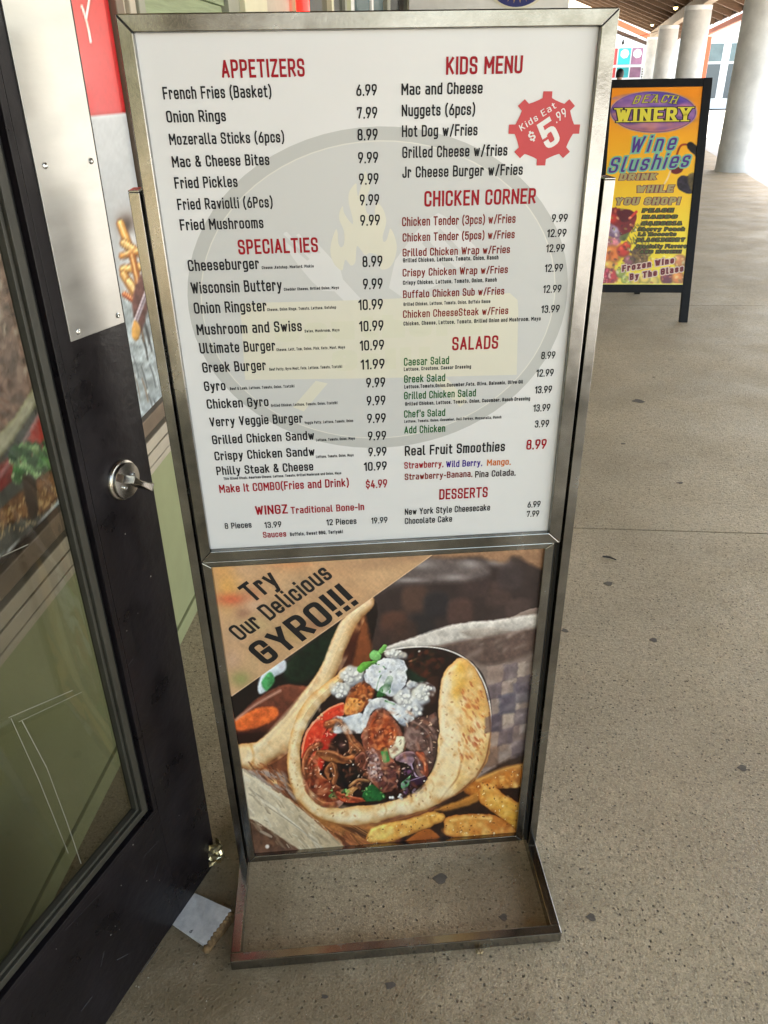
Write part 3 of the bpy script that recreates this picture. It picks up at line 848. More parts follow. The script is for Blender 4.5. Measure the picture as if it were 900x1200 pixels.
# window graphic on the restaurant window (fries at the right, burger further left)
WALLH = [[469.40453, -233.84962, -381.55198], [83.5855, -1078.14417, 1746.91789], [0.86927, -0.48719, 0.85325]]
def paint_window(P):
    rnd = random.Random(3); P.vol = .25
    P.C[:] = (196, 200, 204)
    P.C *= (.97 + .06 * vnoise(P.X, P.Y, 30, 4)[:, None])
    # blue grey weathered table below the fries
    P.shape([(110, 330), (150, 350), (210, 350), (215, 560), (150, 560), (100, 420)], (170, 180, 184), 6, tex=.35, ts=7)
    for k in range(26):
        x = rnd.uniform(150, 195); y = rnd.uniform(370, 480)
        P.line([(x, y), (x + 4, y + 12), (x + 7, y + 26)], rnd.uniform(.6, 1.8), rnd.choice([(95, 100, 104), (215, 225, 228), (150, 120, 90), (70, 70, 72)]), 1.5, alpha=.8)
    # onion / bun blur
    P.blob(143, 262, 12, 14, (120, 100, 90), .9); P.blob(143, 264, 5, 8, (70, 60, 58), .9); P.blob(152, 280, 7, 9, (225, 225, 225), .9)
    # fries
    for (a, b, w, c) in (((136, 262), (150, 300), 10, (236, 170, 70)), ((140, 285), (164, 300), 10, (245, 196, 110)), ((138, 300), (166, 292), 8, (226, 150, 60)), ((140, 316), (164, 312), 11, (244, 186, 96)),
                         ((150, 300), (158, 335), 8, (200, 118, 40)), ((140, 322), (154, 345), 10, (240, 180, 90)), ((146, 330), (160, 350), 9, (250, 206, 130)), ((141, 345), (152, 352), 7, (214, 90, 40))):
        P.line([a, b], w, (150, 86, 34), 3, alpha=.9); P.line([a, b], w * .75, c, 2)
        P.line([(a[0] - 1, a[1] - 2), (b[0] - 1, b[1] - 2)], w * .25, (252, 226, 170), 2, alpha=.8)
    P.shape([(150, 350), (163, 318), (174, 330), (166, 372), (158, 392)], (112, 74, 70), 3, tex=.3)
    P.line([(152, 382), (168, 340)], 5, (196, 190, 200), 2); P.line([(152, 382), (168, 340)], 2, (130, 110, 120), 2)
    P.shape([(152, 375), (160, 385), (157, 398), (150, 395)], (226, 170, 90), 2)
    # burger half seen through the door glass
    P.shape([(-140, 260), (20, 180), (70, 250), (76, 420), (100, 620), (60, 760), (-140, 900)], (84, 88, 86), 8, tex=.2, ts=20)
    P.shape([(-120, 180), (-20, 230), (14, 300), (30, 420), (28, 480), (0, 510), (-120, 560)], (150, 120, 108), 5, tex=.45, ts=9)
    for k in range(60):
        P.blob(rnd.uniform(-60, 26), rnd.uniform(230, 470), rnd.uniform(1, 5), rnd.uniform(2, 12), rnd.choice([(190, 160, 146), (110, 76, 66), (206, 190, 176), (90, 70, 64)]), .8, hard=2)
    P.shape([(-80, 560), (0, 500), (34, 452), (40, 468), (20, 500), (-10, 540), (-80, 600)], (206, 204, 178), 2, rim=(150, 150, 110), rimw=6)
    P.shape([(-60, 590), (0, 540), (38, 500), (48, 480), (54, 505), (45, 530), (0, 570), (-60, 630)], (168, 66, 66), 2, tex=.2)
    P.shape([(30, 500), (47, 484), (54, 512), (40, 522), (30, 514)], (206, 62, 48), 1.5)
    P.line([(-30, 590), (20, 520), (44, 478)], 5, (196, 150, 160), 3, alpha=.7)
    for k in range(46):
        x = rnd.uniform(8, 54); y = 548 - (x - 8) * .15 + rnd.uniform(-26, 16)
        P.shape([(x - 6, y), (x, y - 6), (x + 7, y - 2), (x + 3, y + 6)], rnd.choice([(110, 160, 96), (70, 130, 70), (150, 190, 130), (50, 100, 56)]), 1.6, tex=.2, seed=k, wob=1.5)
    P.shape([(-60, 640), (0, 590), (50, 552), (66, 560), (68, 580), (40, 604), (0, 618), (-60, 680)], (150, 104, 62), 2, rim=(96, 60, 36), rimw=8, tex=.3)
    for k in range(150):
        x = rnd.uniform(-40, 66); y = 640 - (x + 40) * .55 + rnd.uniform(-22, 14)
        P.blob(x, y, 1.3, 2.2, (208, 176, 122), .7, .4, 2)
    P.shape([(20, 560), (34, 560), (38, 600), (28, 606)], (62, 44, 36), 3)
    P.shape([(-60, 690), (0, 646), (40, 610), (70, 576), (73, 584), (40, 622), (10, 642), (-60, 705)], (176, 192, 204), 1.5)
    P.shape([(-80, 720), (0, 648), (72, 588), (80, 640), (40, 720), (-80, 820)], (70, 60, 56), 3, tex=.3)
    P.blob(66, 612, 9, 5, (178, 116, 50), .9, -.6, 2)
    # red heading band with thin letter
    P.C[P.V > 1.542] = (222, 52, 56)
    P.C[(P.V > 1.542) & (P.U > 2.165)] = (196, 30, 36)
    P.line([(89.5, 6), (95, 22), (101, 50)], 2.3, (244, 226, 214), .8, False); P.line([(95, 22), (99.5, -6)], 2.3, (244, 226, 214), .8, False)
def wpos(U, V): return np.stack([np.full_like(U, WX + .012), U, V], 1)
poster_o = print_sheet('window_graphic', 420, 300, ((-.2, 2.19), (.79, 2.6), wpos), WALLH, paint_window, 'window_print', None, rough=.3, coat=.3, amt=.02)
tag(poster_o, 'large food graphic with red heading, fries and burger covering the shop window behind the door', 'poster')

# ------------------------------------------------------------------ black glazed door, standing open
DOOR0 = Vector((-.526 + .28735 * .015, 1.123 + .95783 * .015, 0))
door = thing('glazed_door', 'open black glazed door with steel plate and round silver deadbolt', 'door', DOOR0, math.atan2(.95783, .28735))
door.rotation_euler = (0, .019, math.atan2(.95783, .28735))
W_, H_, Z0 = .90, 2.08, .010
def db(name, m, x0, x1, y0, y1, z0, z1, bevel=.0015, par=None):
    return MB().box(x0, x1, y0, y1, z0, z1).build(name, m, par or door, bevel=bevel)
db('stile', black_paint, -.145, 0, 0, .045, Z0, H_, .0006)
db('stile', black_paint, -W_, -W_ + .145, 0, .045, Z0, H_, .003)
db('bottom_rail', black_paint, -W_ + .1452, -.1451, .0001, .045, Z0 + .001, .336, .0004)
db('top_rail', black_paint, -W_ + .1452, -.1452, .0003, .045, 1.93, H_ - .001, .003)
# inner moulding, rubber channel and olive bead round the glass
gx0, gx1, gz0, gz1 = -W_ + .1455, -.1455, .3365, 1.9295
def ring(name, m, o, i, y0, y1, bevel=.001):
    s = MB()
    s.box(gx0 + o, gx1 - o, y0, y1, gz0 + o, gz0 + i); s.box(gx0 + o, gx1 - o, y0, y1, gz1 - i, gz1 - o)
    s.box(gx0 + o, gx0 + i, y0, y1, gz0 + i, gz1 - i); s.box(gx1 - i, gx1 - o, y0, y1, gz0 + i, gz1 - i)
    return s.build(name, m, door, bevel=bevel)
ring('moulding', black_paint, .002, .013, -.002, .018)
ring('gasket', black_gask, .0135, .021, .009, .03)
ring('glazing_bead', bead_m, .0215, .036, .004, .02)
ring('glazing_bead', bead_m, .0365, .043, .010, .024)
pane = db('pane', glass_m, gx0 + .03, gx1 - .03, .020, .0245, gz0 + .03, gz1 - .03, 0)
plate = db('steel_plate', steel_plate, -.124, -.005, -.0022, .0001, 1.28, 2.0, .0006)
for x, z in ((-.107, 1.511), (-.018, 1.511), (-.107, 1.291), (-.018, 1.294), (-.107, 1.74), (-.018, 1.74)):
    s = MB(); s.lathe([(.0042, -.0022), (.0040, -.0034), (.0022, -.0042), (.0008, -.0036)], 14, (x, 0, z), 'y')
    sc = s.build('screw', screw_m, plate, smooth=True)
    MB().box(x - .003, x + .003, -.0046, -.0036, z - .0006, z + .0006).build('slot', black_gask, sc) if False else None
dead = MB().lathe([(.0345, 0), (.0345, -.004), (.033, -.006), (.0305, -.0065), (.0305, -.010), (.0295, -.0125), (.002, -.0150)], 48, (-.073, 0, 1.037), 'y').build('deadbolt', mat('satin_nickel', (.60, .57, .52), .22, 1.0, noise=.06, nscale=30), door, smooth=True)
nick = mat('satin_nickel_dark', (.42, .39, .35), .25, 1.0)
for a in (30, 210):
    MB().lathe([(.0042, -.0135), (.0042, -.0162), (.003, -.0172), (.0005, -.0168)], 14, (-.073 + .0135 * math.cos(R_(a)), 0, 1.037 + .0135 * math.sin(R_(a))), 'y').build('screw', screw_m, dead, smooth=True)
tt = MB()
ring_p = []
ax = Vector((math.cos(R_(-38)), 0, math.sin(R_(-38)))); px_ = Vector((-ax.z, 0, ax.x))
c0 = Vector((-.073, -.0145, 1.037))
prev = None; n0 = 0
for k in range(9):
    t = -1 + 2 * k / 8; w = .0042 + .003 * abs(t) ** 1.5; hgt = .030 - .005 * (1 - abs(t)) ; L = .027
    for q in ((-1, 0), (1, 0), (1, 1), (-1, 1)):
        p = c0 + ax * (t * L * (1 if q[1] else .45)) + px_ * (q[0] * w) + Vector((0, -hgt * q[1], 0)); tt.v.append(tuple(p))
for k in range(8):
    b = k * 4
    for q in range(4): tt.f.append((b + q, b + (q + 1) % 4, b + 4 + (q + 1) % 4, b + 4 + q))
tt.f.append((0, 1, 2, 3)); tt.f.append((35, 34, 33, 32))
tt.build('thumb_turn', nick, dead, bevel=.0012, smooth=True)
# crumpled foil caught on the lower corner
foil = MB(); rf = random.Random(11); nn = 9
DX = Vector((.28735, .95783, 0))
for i in range(nn):
    for j in range(nn):
        a = i / (nn - 1) - .5; b = j / (nn - 1) - .5
        taper = 1 - .5 * (b + .5)
        foil.v.append((-.004 + a * .050 * taper + rf.uniform(-.003, .003), -.010 - .014 * math.cos(a * 5) + rf.uniform(-.006, .006), .052 + b * .062 + .008 * math.cos(a * 4) + rf.uniform(-.003, .003)))
for i in range(nn - 1):
    for j in range(nn - 1): foil.f.append((i * nn + j, (i + 1) * nn + j, (i + 1) * nn + j + 1, i * nn + j + 1))
fo = foil.build('crumpled_foil', mat('champagne_foil', (.62, .54, .34), .28, 1.0, noise=.5, nscale=60), None, smooth='raw')
fo.matrix_world = Matrix.Translation(DOOR0) @ Matrix.Rotation(math.atan2(.95783, .28735), 4, 'Z')
tag(fo, 'crumpled shiny foil wrapper stuck on the lower corner of the black door', 'foil')
# scuffs and chips in the black paint, reflection lines painted on the glass as thin bars
def doorpt(px, py, y=-.0004):
    d = RC @ np.array([px - 450, py - 600, 900.]); Mi = Matrix.Translation(DOOR0) @ Matrix.Rotation(math.atan2(.95783, .28735), 4, 'Z') @ Matrix.Rotation(.019, 4, 'Y'); Mi = Mi.inverted()
    o = Mi @ Vector((0, 0, EYE)); dd = Mi.to_3x3() @ Vector(d)
    t = (y - o.y) / dd.y; q = o + dd * t
    return q
chip_m = mat('paint_scuff', (.30, .28, .25), .7)
scuff_m = mat('faint_scuff', (.045, .042, .046), .6)
for k in range(26):
    px, py = rf.choice([(rf.uniform(96, 215), rf.uniform(420, 1000)), (rf.uniform(60, 200), rf.uniform(1020, 1150))])
    p = doorpt(px, py)
    if not (-.9 < p.x < -.002 and .02 < p.z and (p.z < .33 or p.x > -.14)): continue
    r = rf.uniform(.0007, .0017)
    MB().prism([(p.x + r * rf.uniform(.5, 1.2) * math.cos(a), -.0003, p.z + r * rf.uniform(.5, 1.4) * math.sin(a)) for a in (0, 1.2, 2.4, 3.6, 5)], (0, -.0003, 0)).build('paint_chip', chip_m, door)
for (a, b, w) in (((168, 1005), (186, 985), .0006), ((118, 1133), (122, 1115), .0012), ((137, 1125), (150, 1118), .0018), ((95, 1185), (108, 1168), .0018), ((76, 1090), (120, 1045), .0005), ((165, 1140), (185, 1112), .003), ((186, 1010), (180, 1030), .0006), ((150, 780), (156, 772), .0008)):
    p = doorpt(*a); q = doorpt(*b)
    if p.x > -.003 or q.x > -.003: continue
    MB().bar((p.x, -.0004, p.z), (q.x, -.0004, q.z), w, .0003, (0, 1, 0)).build('scuff', scuff_m, door)
refl_m = mat('painted_reflection', (.27, .26, .21), .6)
for (a, b, w) in (((13, 842), (46, 915), .0007), ((46, 915), (80, 1000), .0007), ((26, 845), (55, 900), .0010), ((55, 900), (78, 962), .0007), ((78, 962), (95, 1012), .0009), ((10, 841), (85, 809), .0008), ((22, 846), (96, 811), .0006), ((2, 652), (33, 638), .0009)):
    p = doorpt(*a, y=.0195); q = doorpt(*b, y=.0195)
    MB().bar((p.x, .0195, p.z), (q.x, .0195, q.z), w, .0004, (0, 1, 0)).build('reflection_line', refl_m, door)

# door wedge: broken piece of white board jammed at the door foot
wg = MB()
A_ = gpt(228, 1046, .009); B_ = gpt(271, 1065.6, .026); C_ = gpt(241, 1107.8, .014); D_ = gpt(200, 1082, .004)
b = [(p[0], p[1], .001) for p in (A_, B_, C_, D_)]; t = [(A_[0], A_[1], .009), (B_[0], B_[1], .026), (C_[0], C_[1], .014), (D_[0], D_[1], .005)]
wg.quadbox(b + t)
wedge = wg.build('door_wedge', mat('chalky_white_block', (.66, .64, .61), .8, noise=.18, nscale=45, bump=.6, bscale=120), bevel=.0015)
tag(wedge, 'whitish broken block wedged under the black door beside the stand foot', 'door wedge')
rt = MB()
for k in range(9):
    f0 = k / 8.5; x = C_[0] + (B_[0] - C_[0]) * f0 * .95; y = C_[1] + (B_[1] - C_[1]) * f0 * .95; r = .0085 + .002 * rf.random()
    zt = .016 + .012 * f0
    rt.lathe([(.001, 0), (r, .001), (r * .9, zt * .5), (r * .6, zt * .8), (.001, zt * .93)], 7, (x + .002 * rf.random() + .001, y - .001 + .002 * rf.random(), .0005))
rt.build('broken_edge', mat('crumbly_brown', (.20, .12, .05), .9, noise=.6, nscale=70, bump=1, bscale=150), wedge)
num = text_obj('lettering', '6', INK['K'], wedge, (D_[0] + (C_[0] - D_[0]) * .52, D_[1] + (C_[1] - D_[1]) * .52 + .004, .0115), (.75, -.6, .12), (.6, .78, .1), .006, .009, off=.0006, nrm=(0, 0, 1))

# ------------------------------------------------------------------ menu stand
SX = -.454; SY = 1.106; SA = math.atan2(.16605, .98612)
stand = thing('menu_stand', 'tall stainless steel stand holding white menu board above gyro poster', 'menu stand', (SX, SY, 0), SA)
def sb(name, m, x0, x1, y0, y1, z0, z1, bevel=.0012, par=None):
    return MB().box(x0, x1, y0, y1, z0, z1).build(name, m, par or stand, bevel=bevel)
SIGNH = [[924.78633, -233.84962, 503.44243], [-10.64699, -1078.14417, 1828.76805], [0.0617, -0.48719, 1.77896]]
SIGNI = np.linalg.inv(np.array(SIGNH))
def sp(px, py):
    q = SIGNI @ np.array([px, py, 1.]); return (q[0] / q[2], q[1] / q[2])
for x0, x1, inn in ((.0005, .0155, 1), (.6725, .6890, -1)):
    s = MB(); s.box(x0, x1, 0, .003, .0305, 1.474)                                   # channel face
    s.box(*((x0, x0 + .002) if inn > 0 else (x1 - .002, x1)), .0032, .034, .0305, 1.474)   # outer web
    s.box(x0, x1, .0342, .037, .0305, 1.474)
    s.box(x0, x1, -.0002, .037, 1.4742, 1.477)
    s.build('upright', steel, stand, bevel=.0008)
# U shaped foot
for x0, x1 in ((-.003, .017), (.671, .691)):
    sb('foot_arm', steel, x0, x1, -.1955, .20, .001, .030, .0015)
sb('foot_bar', steel, -.003, .691, -.2155, -.196, .001, .0302, .0018)
sb('foot_bar', steel, -.003, .691, .2005, .22, .001, .0302, .0018)
def frame(name, x0, x1, z0, z1, w, wt, wb, y0, y1, wr=None):
    s = MB(); wr = wr or w
    # four mitred bars
    o = [(x0, z0), (x1, z0), (x1, z1), (x0, z1)]; i = [(x0 + w, z0 + wb), (x1 - wr, z0 + wb), (x1 - wr, z1 - wt), (x0 + w, z1 - wt)]
    objs = []
    r = None
    for k in range(4):
        k2 = (k + 1) % 4; e = .00025
        s = MB()
        P = [o[k], o[k2], i[k2], i[k]]
        s.quadbox([(p[0], y0, p[1]) for p in P] + [(p[0], y1, p[1]) for p in P])
        ob = s.build(name, steel, stand, bevel=.0016)
        ob.scale = (1, 1, 1)
    return ob
frame('upper_frame_bar', .0215, .6655, .8680, 1.6815, .0190, .0205, .0215, -.006, .020, .0225)
frame('lower_frame_bar', .0215, .6555, .0535, .8672, .0165, .012, .0185, -.0035, .022, .0165)
sb('back_panel', steel_dark, .024, .663, .012, .0145, .07, 1.664, 0)
sb('channel_shade', steel_dark, .0165, .0205, .014, .030, .0325, 1.47, 0)  # near-black strips stand in for the shade inside the post channels
sb('channel_shade', steel_dark, .6662, .6715, .014, .030, .0325, 1.47, 0)
board = sb('menu_board', white_pl, .0407, .6428, .0035, .0105, .8898, 1.6607, 0)
BY = .0035
def flat(name, pts, m, z, par=board):
    return MB().poly([(p[0], BY - z, p[1]) for p in pts]).build(name, m, par)
def ell(cx, cz, rx, rz, n=72): return [(cx + rx * math.cos(2 * math.pi * k / n), cz + rz * math.sin(2 * math.pi * k / n)) for k in range(n)]
def clipx(P, hi=.6426): return [(min(p[0], hi), p[1]) for p in P]
wm_ring = mat('watermark_ring_grey', (.455, .46, .445), .38); wm_disc = mat('watermark_disc_grey', (.525, .53, .52), .38)
wm_cream = mat('watermark_cream', (.615, .595, .495), .38); wm_white = mat('watermark_pale', (.61, .61, .605), .38); wm_line = mat('watermark_line', (.62, .61, .56), .38)
wm_let = mat('watermark_letter_cream', (.60, .59, .47), .38)
RCX, RCZ, RRX, RRZ = .348, 1.309, .288, .240
flat('watermark_ring', clipx(ell(RCX, RCZ, RRX, RRZ)), wm_ring, .00008)
flat('watermark_line', clipx(ell(RCX, RCZ, RRX - .019, RRZ - .017)), wm_line, .00016)
flat('watermark_disc', clipx(ell(RCX, RCZ, RRX - .0207, RRZ - .0187)), wm_disc, .00024)
def spl(pts, k=6): return [sp(x, y) for x, y in spline(pts, True, k)]
def raw(pts): return [sp(x, y) for x, y in pts]
def z5(L, ox=350, oy=200, s=5.625): return [(ox + a / s, oy + b / s) for a, b in L]
# fork, spatula, board and flame of the faint emblem
flat('watermark_fork', raw([(333, 273), (336, 272), (362, 299), (365, 297), (347, 276), (350, 274), (372, 297), (376, 297), (362, 279), (364, 277), (388, 303), (398, 312), (402, 328), (424, 352), (412, 362), (392, 342), (378, 341), (366, 331), (350, 308), (337, 290), (333, 280), (356, 304), (360, 303)][:18] + [(350, 312), (330, 284), (334, 283), (360, 306), (363, 304), (332, 275)]), wm_white, .00032)
flat('watermark_spatula', raw([(504, 256), (514, 250), (524, 255), (560, 292), (548, 302), (516, 268), (512, 273), (546, 308), (536, 316), (500, 280), (495, 286), (530, 322), (522, 330), (476, 352), (456, 338), (463, 306), (488, 272)]), wm_white, .00032)
flat('watermark_flame', spl(z5([(285, 660), (240, 625), (212, 560), (212, 490), (232, 420), (248, 388), (258, 420), (262, 480), (280, 508), (300, 480), (298, 400), (270, 330), (268, 280), (290, 236), (300, 280), (335, 335), (358, 352), (352, 300), (330, 210), (335, 140), (378, 85), (384, 130), (392, 170), (405, 130), (425, 60), (440, 5), (462, 60), (470, 120), (440, 200), (450, 280), (500, 300), (505, 250), (520, 215), (560, 260), (578, 340), (556, 430), (560, 470), (580, 460), (596, 410), (606, 385), (632, 430), (648, 510), (632, 590), (600, 640), (560, 655), (535, 640), (545, 600), (520, 560), (470, 545), (440, 560), (415, 530), (385, 500), (378, 560), (372, 610), (345, 628), (310, 590), (298, 620)])), wm_cream, .0004)
flat('watermark_plank', raw([(281, 356), (430, 352), (598, 344), (607, 352), (608, 366), (606, 440), (440, 444), (287, 446), (284, 400)]), wm_cream, .00044)
flat('watermark_handle', raw([(370, 447), (384, 450), (356, 483), (343, 478)]), wm_cream, .0004)
flat('watermark_handle', raw([(508, 447), (524, 444), (548, 470), (540, 478)]), wm_cream, .0004)
a = sp(322, 402); b2 = sp(565, 392)
text_obj('watermark_lettering', 'Southern', wm_let, board, (a[0], BY, a[1]), (1, 0, 0), (0, 0, 1), b2[0] - a[0], .036, off=.0005, weight=.26)
a = sp(390, 436); b2 = sp(508, 432)
text_obj('watermark_lettering', 'Grill', wm_let, board, (a[0], BY, a[1]), (1, 0, 0), (0, 0, 1), b2[0] - a[0], .034, off=.0005, weight=.26)
for (s_, u0, u1, v, cap, ink) in MENU_TEXT:
    nm = 'price' if s_.replace('.', '').replace('$', '').isdigit() else ('heading' if s_.isupper() else 'menu_line')
    small = cap < 8
    wgt = .19 if small else (.152 if nm != 'heading' else .155)
    if nm == 'heading': cap *= 1.0
    text_obj(nm, s_, INK[ink], board, (u0 / 1000, BY, v / 1000), (1, 0, 0), (0, 0, 1), (u1 - u0) / 1000, cap / 1000, off=.0006, weight=wgt, seg=2 if small else 4, gap=.14 if small else .105)
# red cog badge
bc = sp(638.5, 151.5); cog = []
for k in range(8):
    a0 = math.pi / 2 - k * math.pi / 4 - .02
    for da, r in ((.30, .80), (.155, .83), (.125, 1.0), (-.125, 1.0), (-.155, .83), (-.30, .80)):
        cog.append((bc[0] + .0505 * r * math.cos(a0 + da), bc[1] + .0465 * r * math.sin(a0 + da)))
bd = MB().poly([(p[0], BY - .0007, p[1]) for p in cog]).build('price_badge', badge_red, board)
ca, sa = math.cos(R_(31)), math.sin(R_(31))
def btxt(s_, px, py, w, cap, wgt, gap=.2):
    p = sp(px, py)
    text_obj('badge_lettering', s_, badge_white, board, (p[0], BY, p[1]), (ca, 0, sa), (-sa, 0, ca), w, cap, off=.0010, weight=wgt, gap=gap, seg=4)
btxt('Kids Eat', 611.5, 154, .0545, .0085, .12)
btxt('$', 623, 166.8, .0085, .0125, .15)
btxt('5', 642.0, 176.5, .0225, .037, .17)
btxt('.99', 652.8, 144.5, .0175, .012, .13)

# gyro poster
def paint_gyro(P):
    rnd = random.Random(21); P.vol = .16
    P.C[:] = (58, 46, 44)
    P.C *= (.85 + .3 * vnoise(P.X, P.Y, 16, 2)[:, None])
    for cx, cy, c in ((487, 705, (84, 62, 52)), (462, 735, (88, 58, 46)), (512, 712, (40, 38, 42)), (494, 738, (38, 36, 38)), (540, 720, (82, 60, 54)), (585, 700, (74, 58, 54)), (560, 690, (66, 52, 50)), (610, 720, (78, 62, 58)), (450, 755, (60, 44, 40)), (600, 680, (64, 54, 54)), (475, 745, (64, 46, 40))):
        P.shape([(cx - 13, cy - 12), (cx + 12, cy - 14), (cx + 13, cy + 11), (cx - 12, cy + 13)], c, 7, alpha=.8, tex=.1)
    P.shape([(430, 700), (470, 668), (500, 655), (560, 662), (575, 675), (545, 684), (470, 688), (440, 700)], (98, 88, 86), 7, alpha=.9)
    for x, y, rx, ry in ((552, 663, 13, 6), (532, 679, 16, 4), (495, 664, 16, 5), (583, 661, 14, 5), (480, 682, 18, 3)): P.blob(x, y, rx, ry, (150, 142, 140), .8)
    P.shape([(516, 640), (640, 636), (640, 668), (624, 664), (605, 654), (590, 662), (560, 655), (530, 656), (505, 654)], (156, 120, 92), 6, alpha=.95)
    # table: planks
    P.shape([(270, 880), (330, 870), (360, 930), (420, 965), (620, 930), (640, 1010), (270, 1020)], (112, 66, 44), 3, tex=.3, ts=8, to=(96, 56, 38))
    P.shape([(300, 900), (345, 920), (420, 965), (470, 975), (440, 1010), (420, 1000), (330, 940)], (152, 98, 54), 3, tex=.3)
    for k in range(14):
        o = k * 2.6; P.line([(318 + o * .5, 900 + o * 1.2), (360 + o, 935 + o), (440 + o, 985 + o * .7)], rnd.uniform(.6, 1.8), rnd.choice([(80, 46, 26), (198, 140, 84), (92, 52, 30), (60, 34, 22)]), 1.4, alpha=.7)
    P.shape([(283, 905), (330, 908), (338, 926), (350, 942), (300, 918)], (150, 132, 122), 5)
    P.shape([(283, 904), (300, 915), (360, 955), (408, 1004), (352, 1006), (290, 965), (284, 940)], (214, 198, 170), 1.5, tex=.15, ts=9, to=(180, 158, 126), gdir=(1, .6), wob=1.5)
    for k in range(10):
        o = k * 3; P.line([(290 + o, 925 + o), (330 + o, 955 + o * .9), (370 + o * .6, 992 + o * .4)], rnd.uniform(.5, 1.4), rnd.choice([(226, 216, 196), (130, 116, 98)]), 1.5, alpha=.5)
    P.shape([(286, 962), (330, 985), (356, 1008), (290, 1012)], (98, 70, 54), 2, tex=.3)
    P.blob(322, 919, 7, 2.4, (222, 178, 120), .95, .3, 2); P.blob(313, 995, 2.5, 2.5, (230, 220, 210), .9, 0, 2)
    # left gyro
    P.shape([(268, 822), (300, 798), (345, 772), (436, 705), (432, 770), (400, 830), (350, 850), (300, 872), (270, 880)], (26, 17, 15), 2, tex=.3)
    P.shape([(340, 775), (400, 735), (395, 765), (360, 800), (335, 800)], (20, 34, 22), 5, tex=.4)
    P.shape([(425, 722), (432, 740), (436, 775), (425, 790), (400, 800), (385, 830), (372, 838), (392, 792), (408, 750)], (132, 76, 42), 5, to=(92, 46, 26))
    P.shape([(408, 735), (424, 724), (410, 790), (388, 812)], (70, 30, 18), 4, tex=.2)
    P.shape([(274, 848), (300, 822), (330, 806), (352, 806), (372, 812), (360, 838), (322, 862), (278, 872), (270, 862)], (116, 66, 48), 3, to=(74, 36, 26), tex=.25)
    P.shape([(276, 846), (298, 834), (322, 832), (324, 844), (300, 856), (276, 858)], (224, 104, 50), 3, tex=.25); P.line([(276, 846), (300, 828), (328, 812)], 3, (196, 150, 132), 3, alpha=.8)
    P.shape([(274, 864), (320, 858), (350, 846), (335, 866), (300, 878), (276, 876)], (40, 18, 14), 4)
    P.shape([(302, 806), (308, 790), (322, 782), (333, 776), (334, 788), (320, 798), (312, 812), (304, 816)], (196, 208, 216), 2.5, tex=.1)
    P.shape([(306, 802), (316, 790), (322, 800), (312, 812)], (74, 146, 88), 2.5, tex=.3); P.blob(330, 783, 5, 6, (206, 202, 214), .8)
    P.shape([(438, 703), (428, 703), (416, 712), (402, 728), (391, 748), (382, 772), (370, 794), (352, 818), (338, 838), (318, 858), (300, 872), (280, 875), (276, 886), (282, 902), (304, 905), (316, 896), (340, 880), (356, 862), (372, 840), (384, 815), (396, 788), (408, 758), (420, 732), (436, 716)], (232, 196, 148), 2, rim=(172, 116, 66), vol=.3, vw=12, rimw=7, tex=.08, ts=12)
    P.line([(428, 708), (406, 730), (392, 756), (378, 790), (350, 826), (318, 862), (296, 884)], 6, (236, 214, 178), 6, alpha=.75)
    P.line([(294, 876), (297, 890), (294, 900)], 3, (206, 140, 70), 3, alpha=.8); P.line([(305, 905), (340, 882), (372, 842)], 2, (120, 66, 36), 2, alpha=.8)
    P.blob(432, 708, 5, 5, (236, 196, 160), .9)
    # paper wrap on the right
    P.shape([(446, 764), (470, 755), (510, 743), (545, 733), (590, 729), (640, 722), (640, 850), (618, 880), (590, 905), (566, 918), (558, 912), (572, 880), (577, 840), (570, 800), (550, 775), (520, 762), (480, 762)], (132, 116, 108), 1.5, tex=.14, ts=12)
    P.shape([(446, 764), (480, 751), (530, 735), (580, 729), (640, 722), (640, 738), (590, 744), (555, 752), (520, 758), (480, 762)], (196, 188, 180), 3, tex=.2, ts=8)
    P.shape([(520, 760), (560, 750), (600, 744), (634, 738), (632, 762), (600, 776), (570, 782), (548, 774)], (84, 66, 60), 7, alpha=.85, tex=.25)
    P.shape([(540, 742), (575, 738), (600, 742), (560, 750)], (150, 138, 128), 4, tex=.2, alpha=.8)
    for cx, cy, c in ((582, 795, (142, 122, 112)), (607, 792, (158, 142, 130)), (592, 815, (150, 132, 124)), (580, 852, (88, 76, 84)), (600, 840, (164, 146, 132)), (612, 815, (96, 90, 98)), (586, 872, (146, 122, 108)), (606, 862, (116, 98, 94)), (575, 890, (120, 92, 76)), (595, 828, (82, 80, 92)), (620, 850, (150, 136, 130))):
        P.shape([(cx - 10, cy - 11), (cx + 10, cy - 14), (cx + 10, cy + 10), (cx - 10, cy + 13)], c, 3, alpha=.8, tex=.16, smooth=False, wob=1)
    # fries lower right
    P.shape([(540, 930), (640, 880), (640, 1000), (470, 1000)], (46, 28, 20), 4, tex=.3)
    P.shape([(545, 925), (580, 908), (612, 898), (616, 905), (612, 925), (590, 926), (556, 936)], (176, 108, 46), 2, rim=(120, 66, 28), rimw=5, tex=.15)
    P.line([(560, 918), (590, 905), (614, 900)], 5, (212, 156, 84), 4, alpha=.8)
    P.shape([(510, 952), (545, 938), (575, 925), (560, 942), (530, 952)], (168, 112, 52), 3)
    P.shape([(564, 924), (574, 920), (592, 934), (612, 948), (611, 976), (602, 974), (585, 960), (563, 942)], (222, 158, 78), 1.5, rim=(150, 84, 34), rimw=5, tex=.14, to=(200, 150, 60), wob=1)
    P.shape([(521, 968), (524, 960), (545, 957), (580, 958), (604, 974), (604, 984), (560, 986), (524, 982)], (218, 152, 74), 1.5, rim=(146, 84, 36), rimw=5, tex=.15, to=(176, 106, 50), gdir=(1, .3), wob=1)
    P.line([(530, 964), (552, 961), (576, 962)], 3, (238, 186, 112), 3, alpha=.8)
    P.shape([(480, 985), (500, 974), (516, 984), (500, 990), (470, 994)], (150, 84, 36), 2)
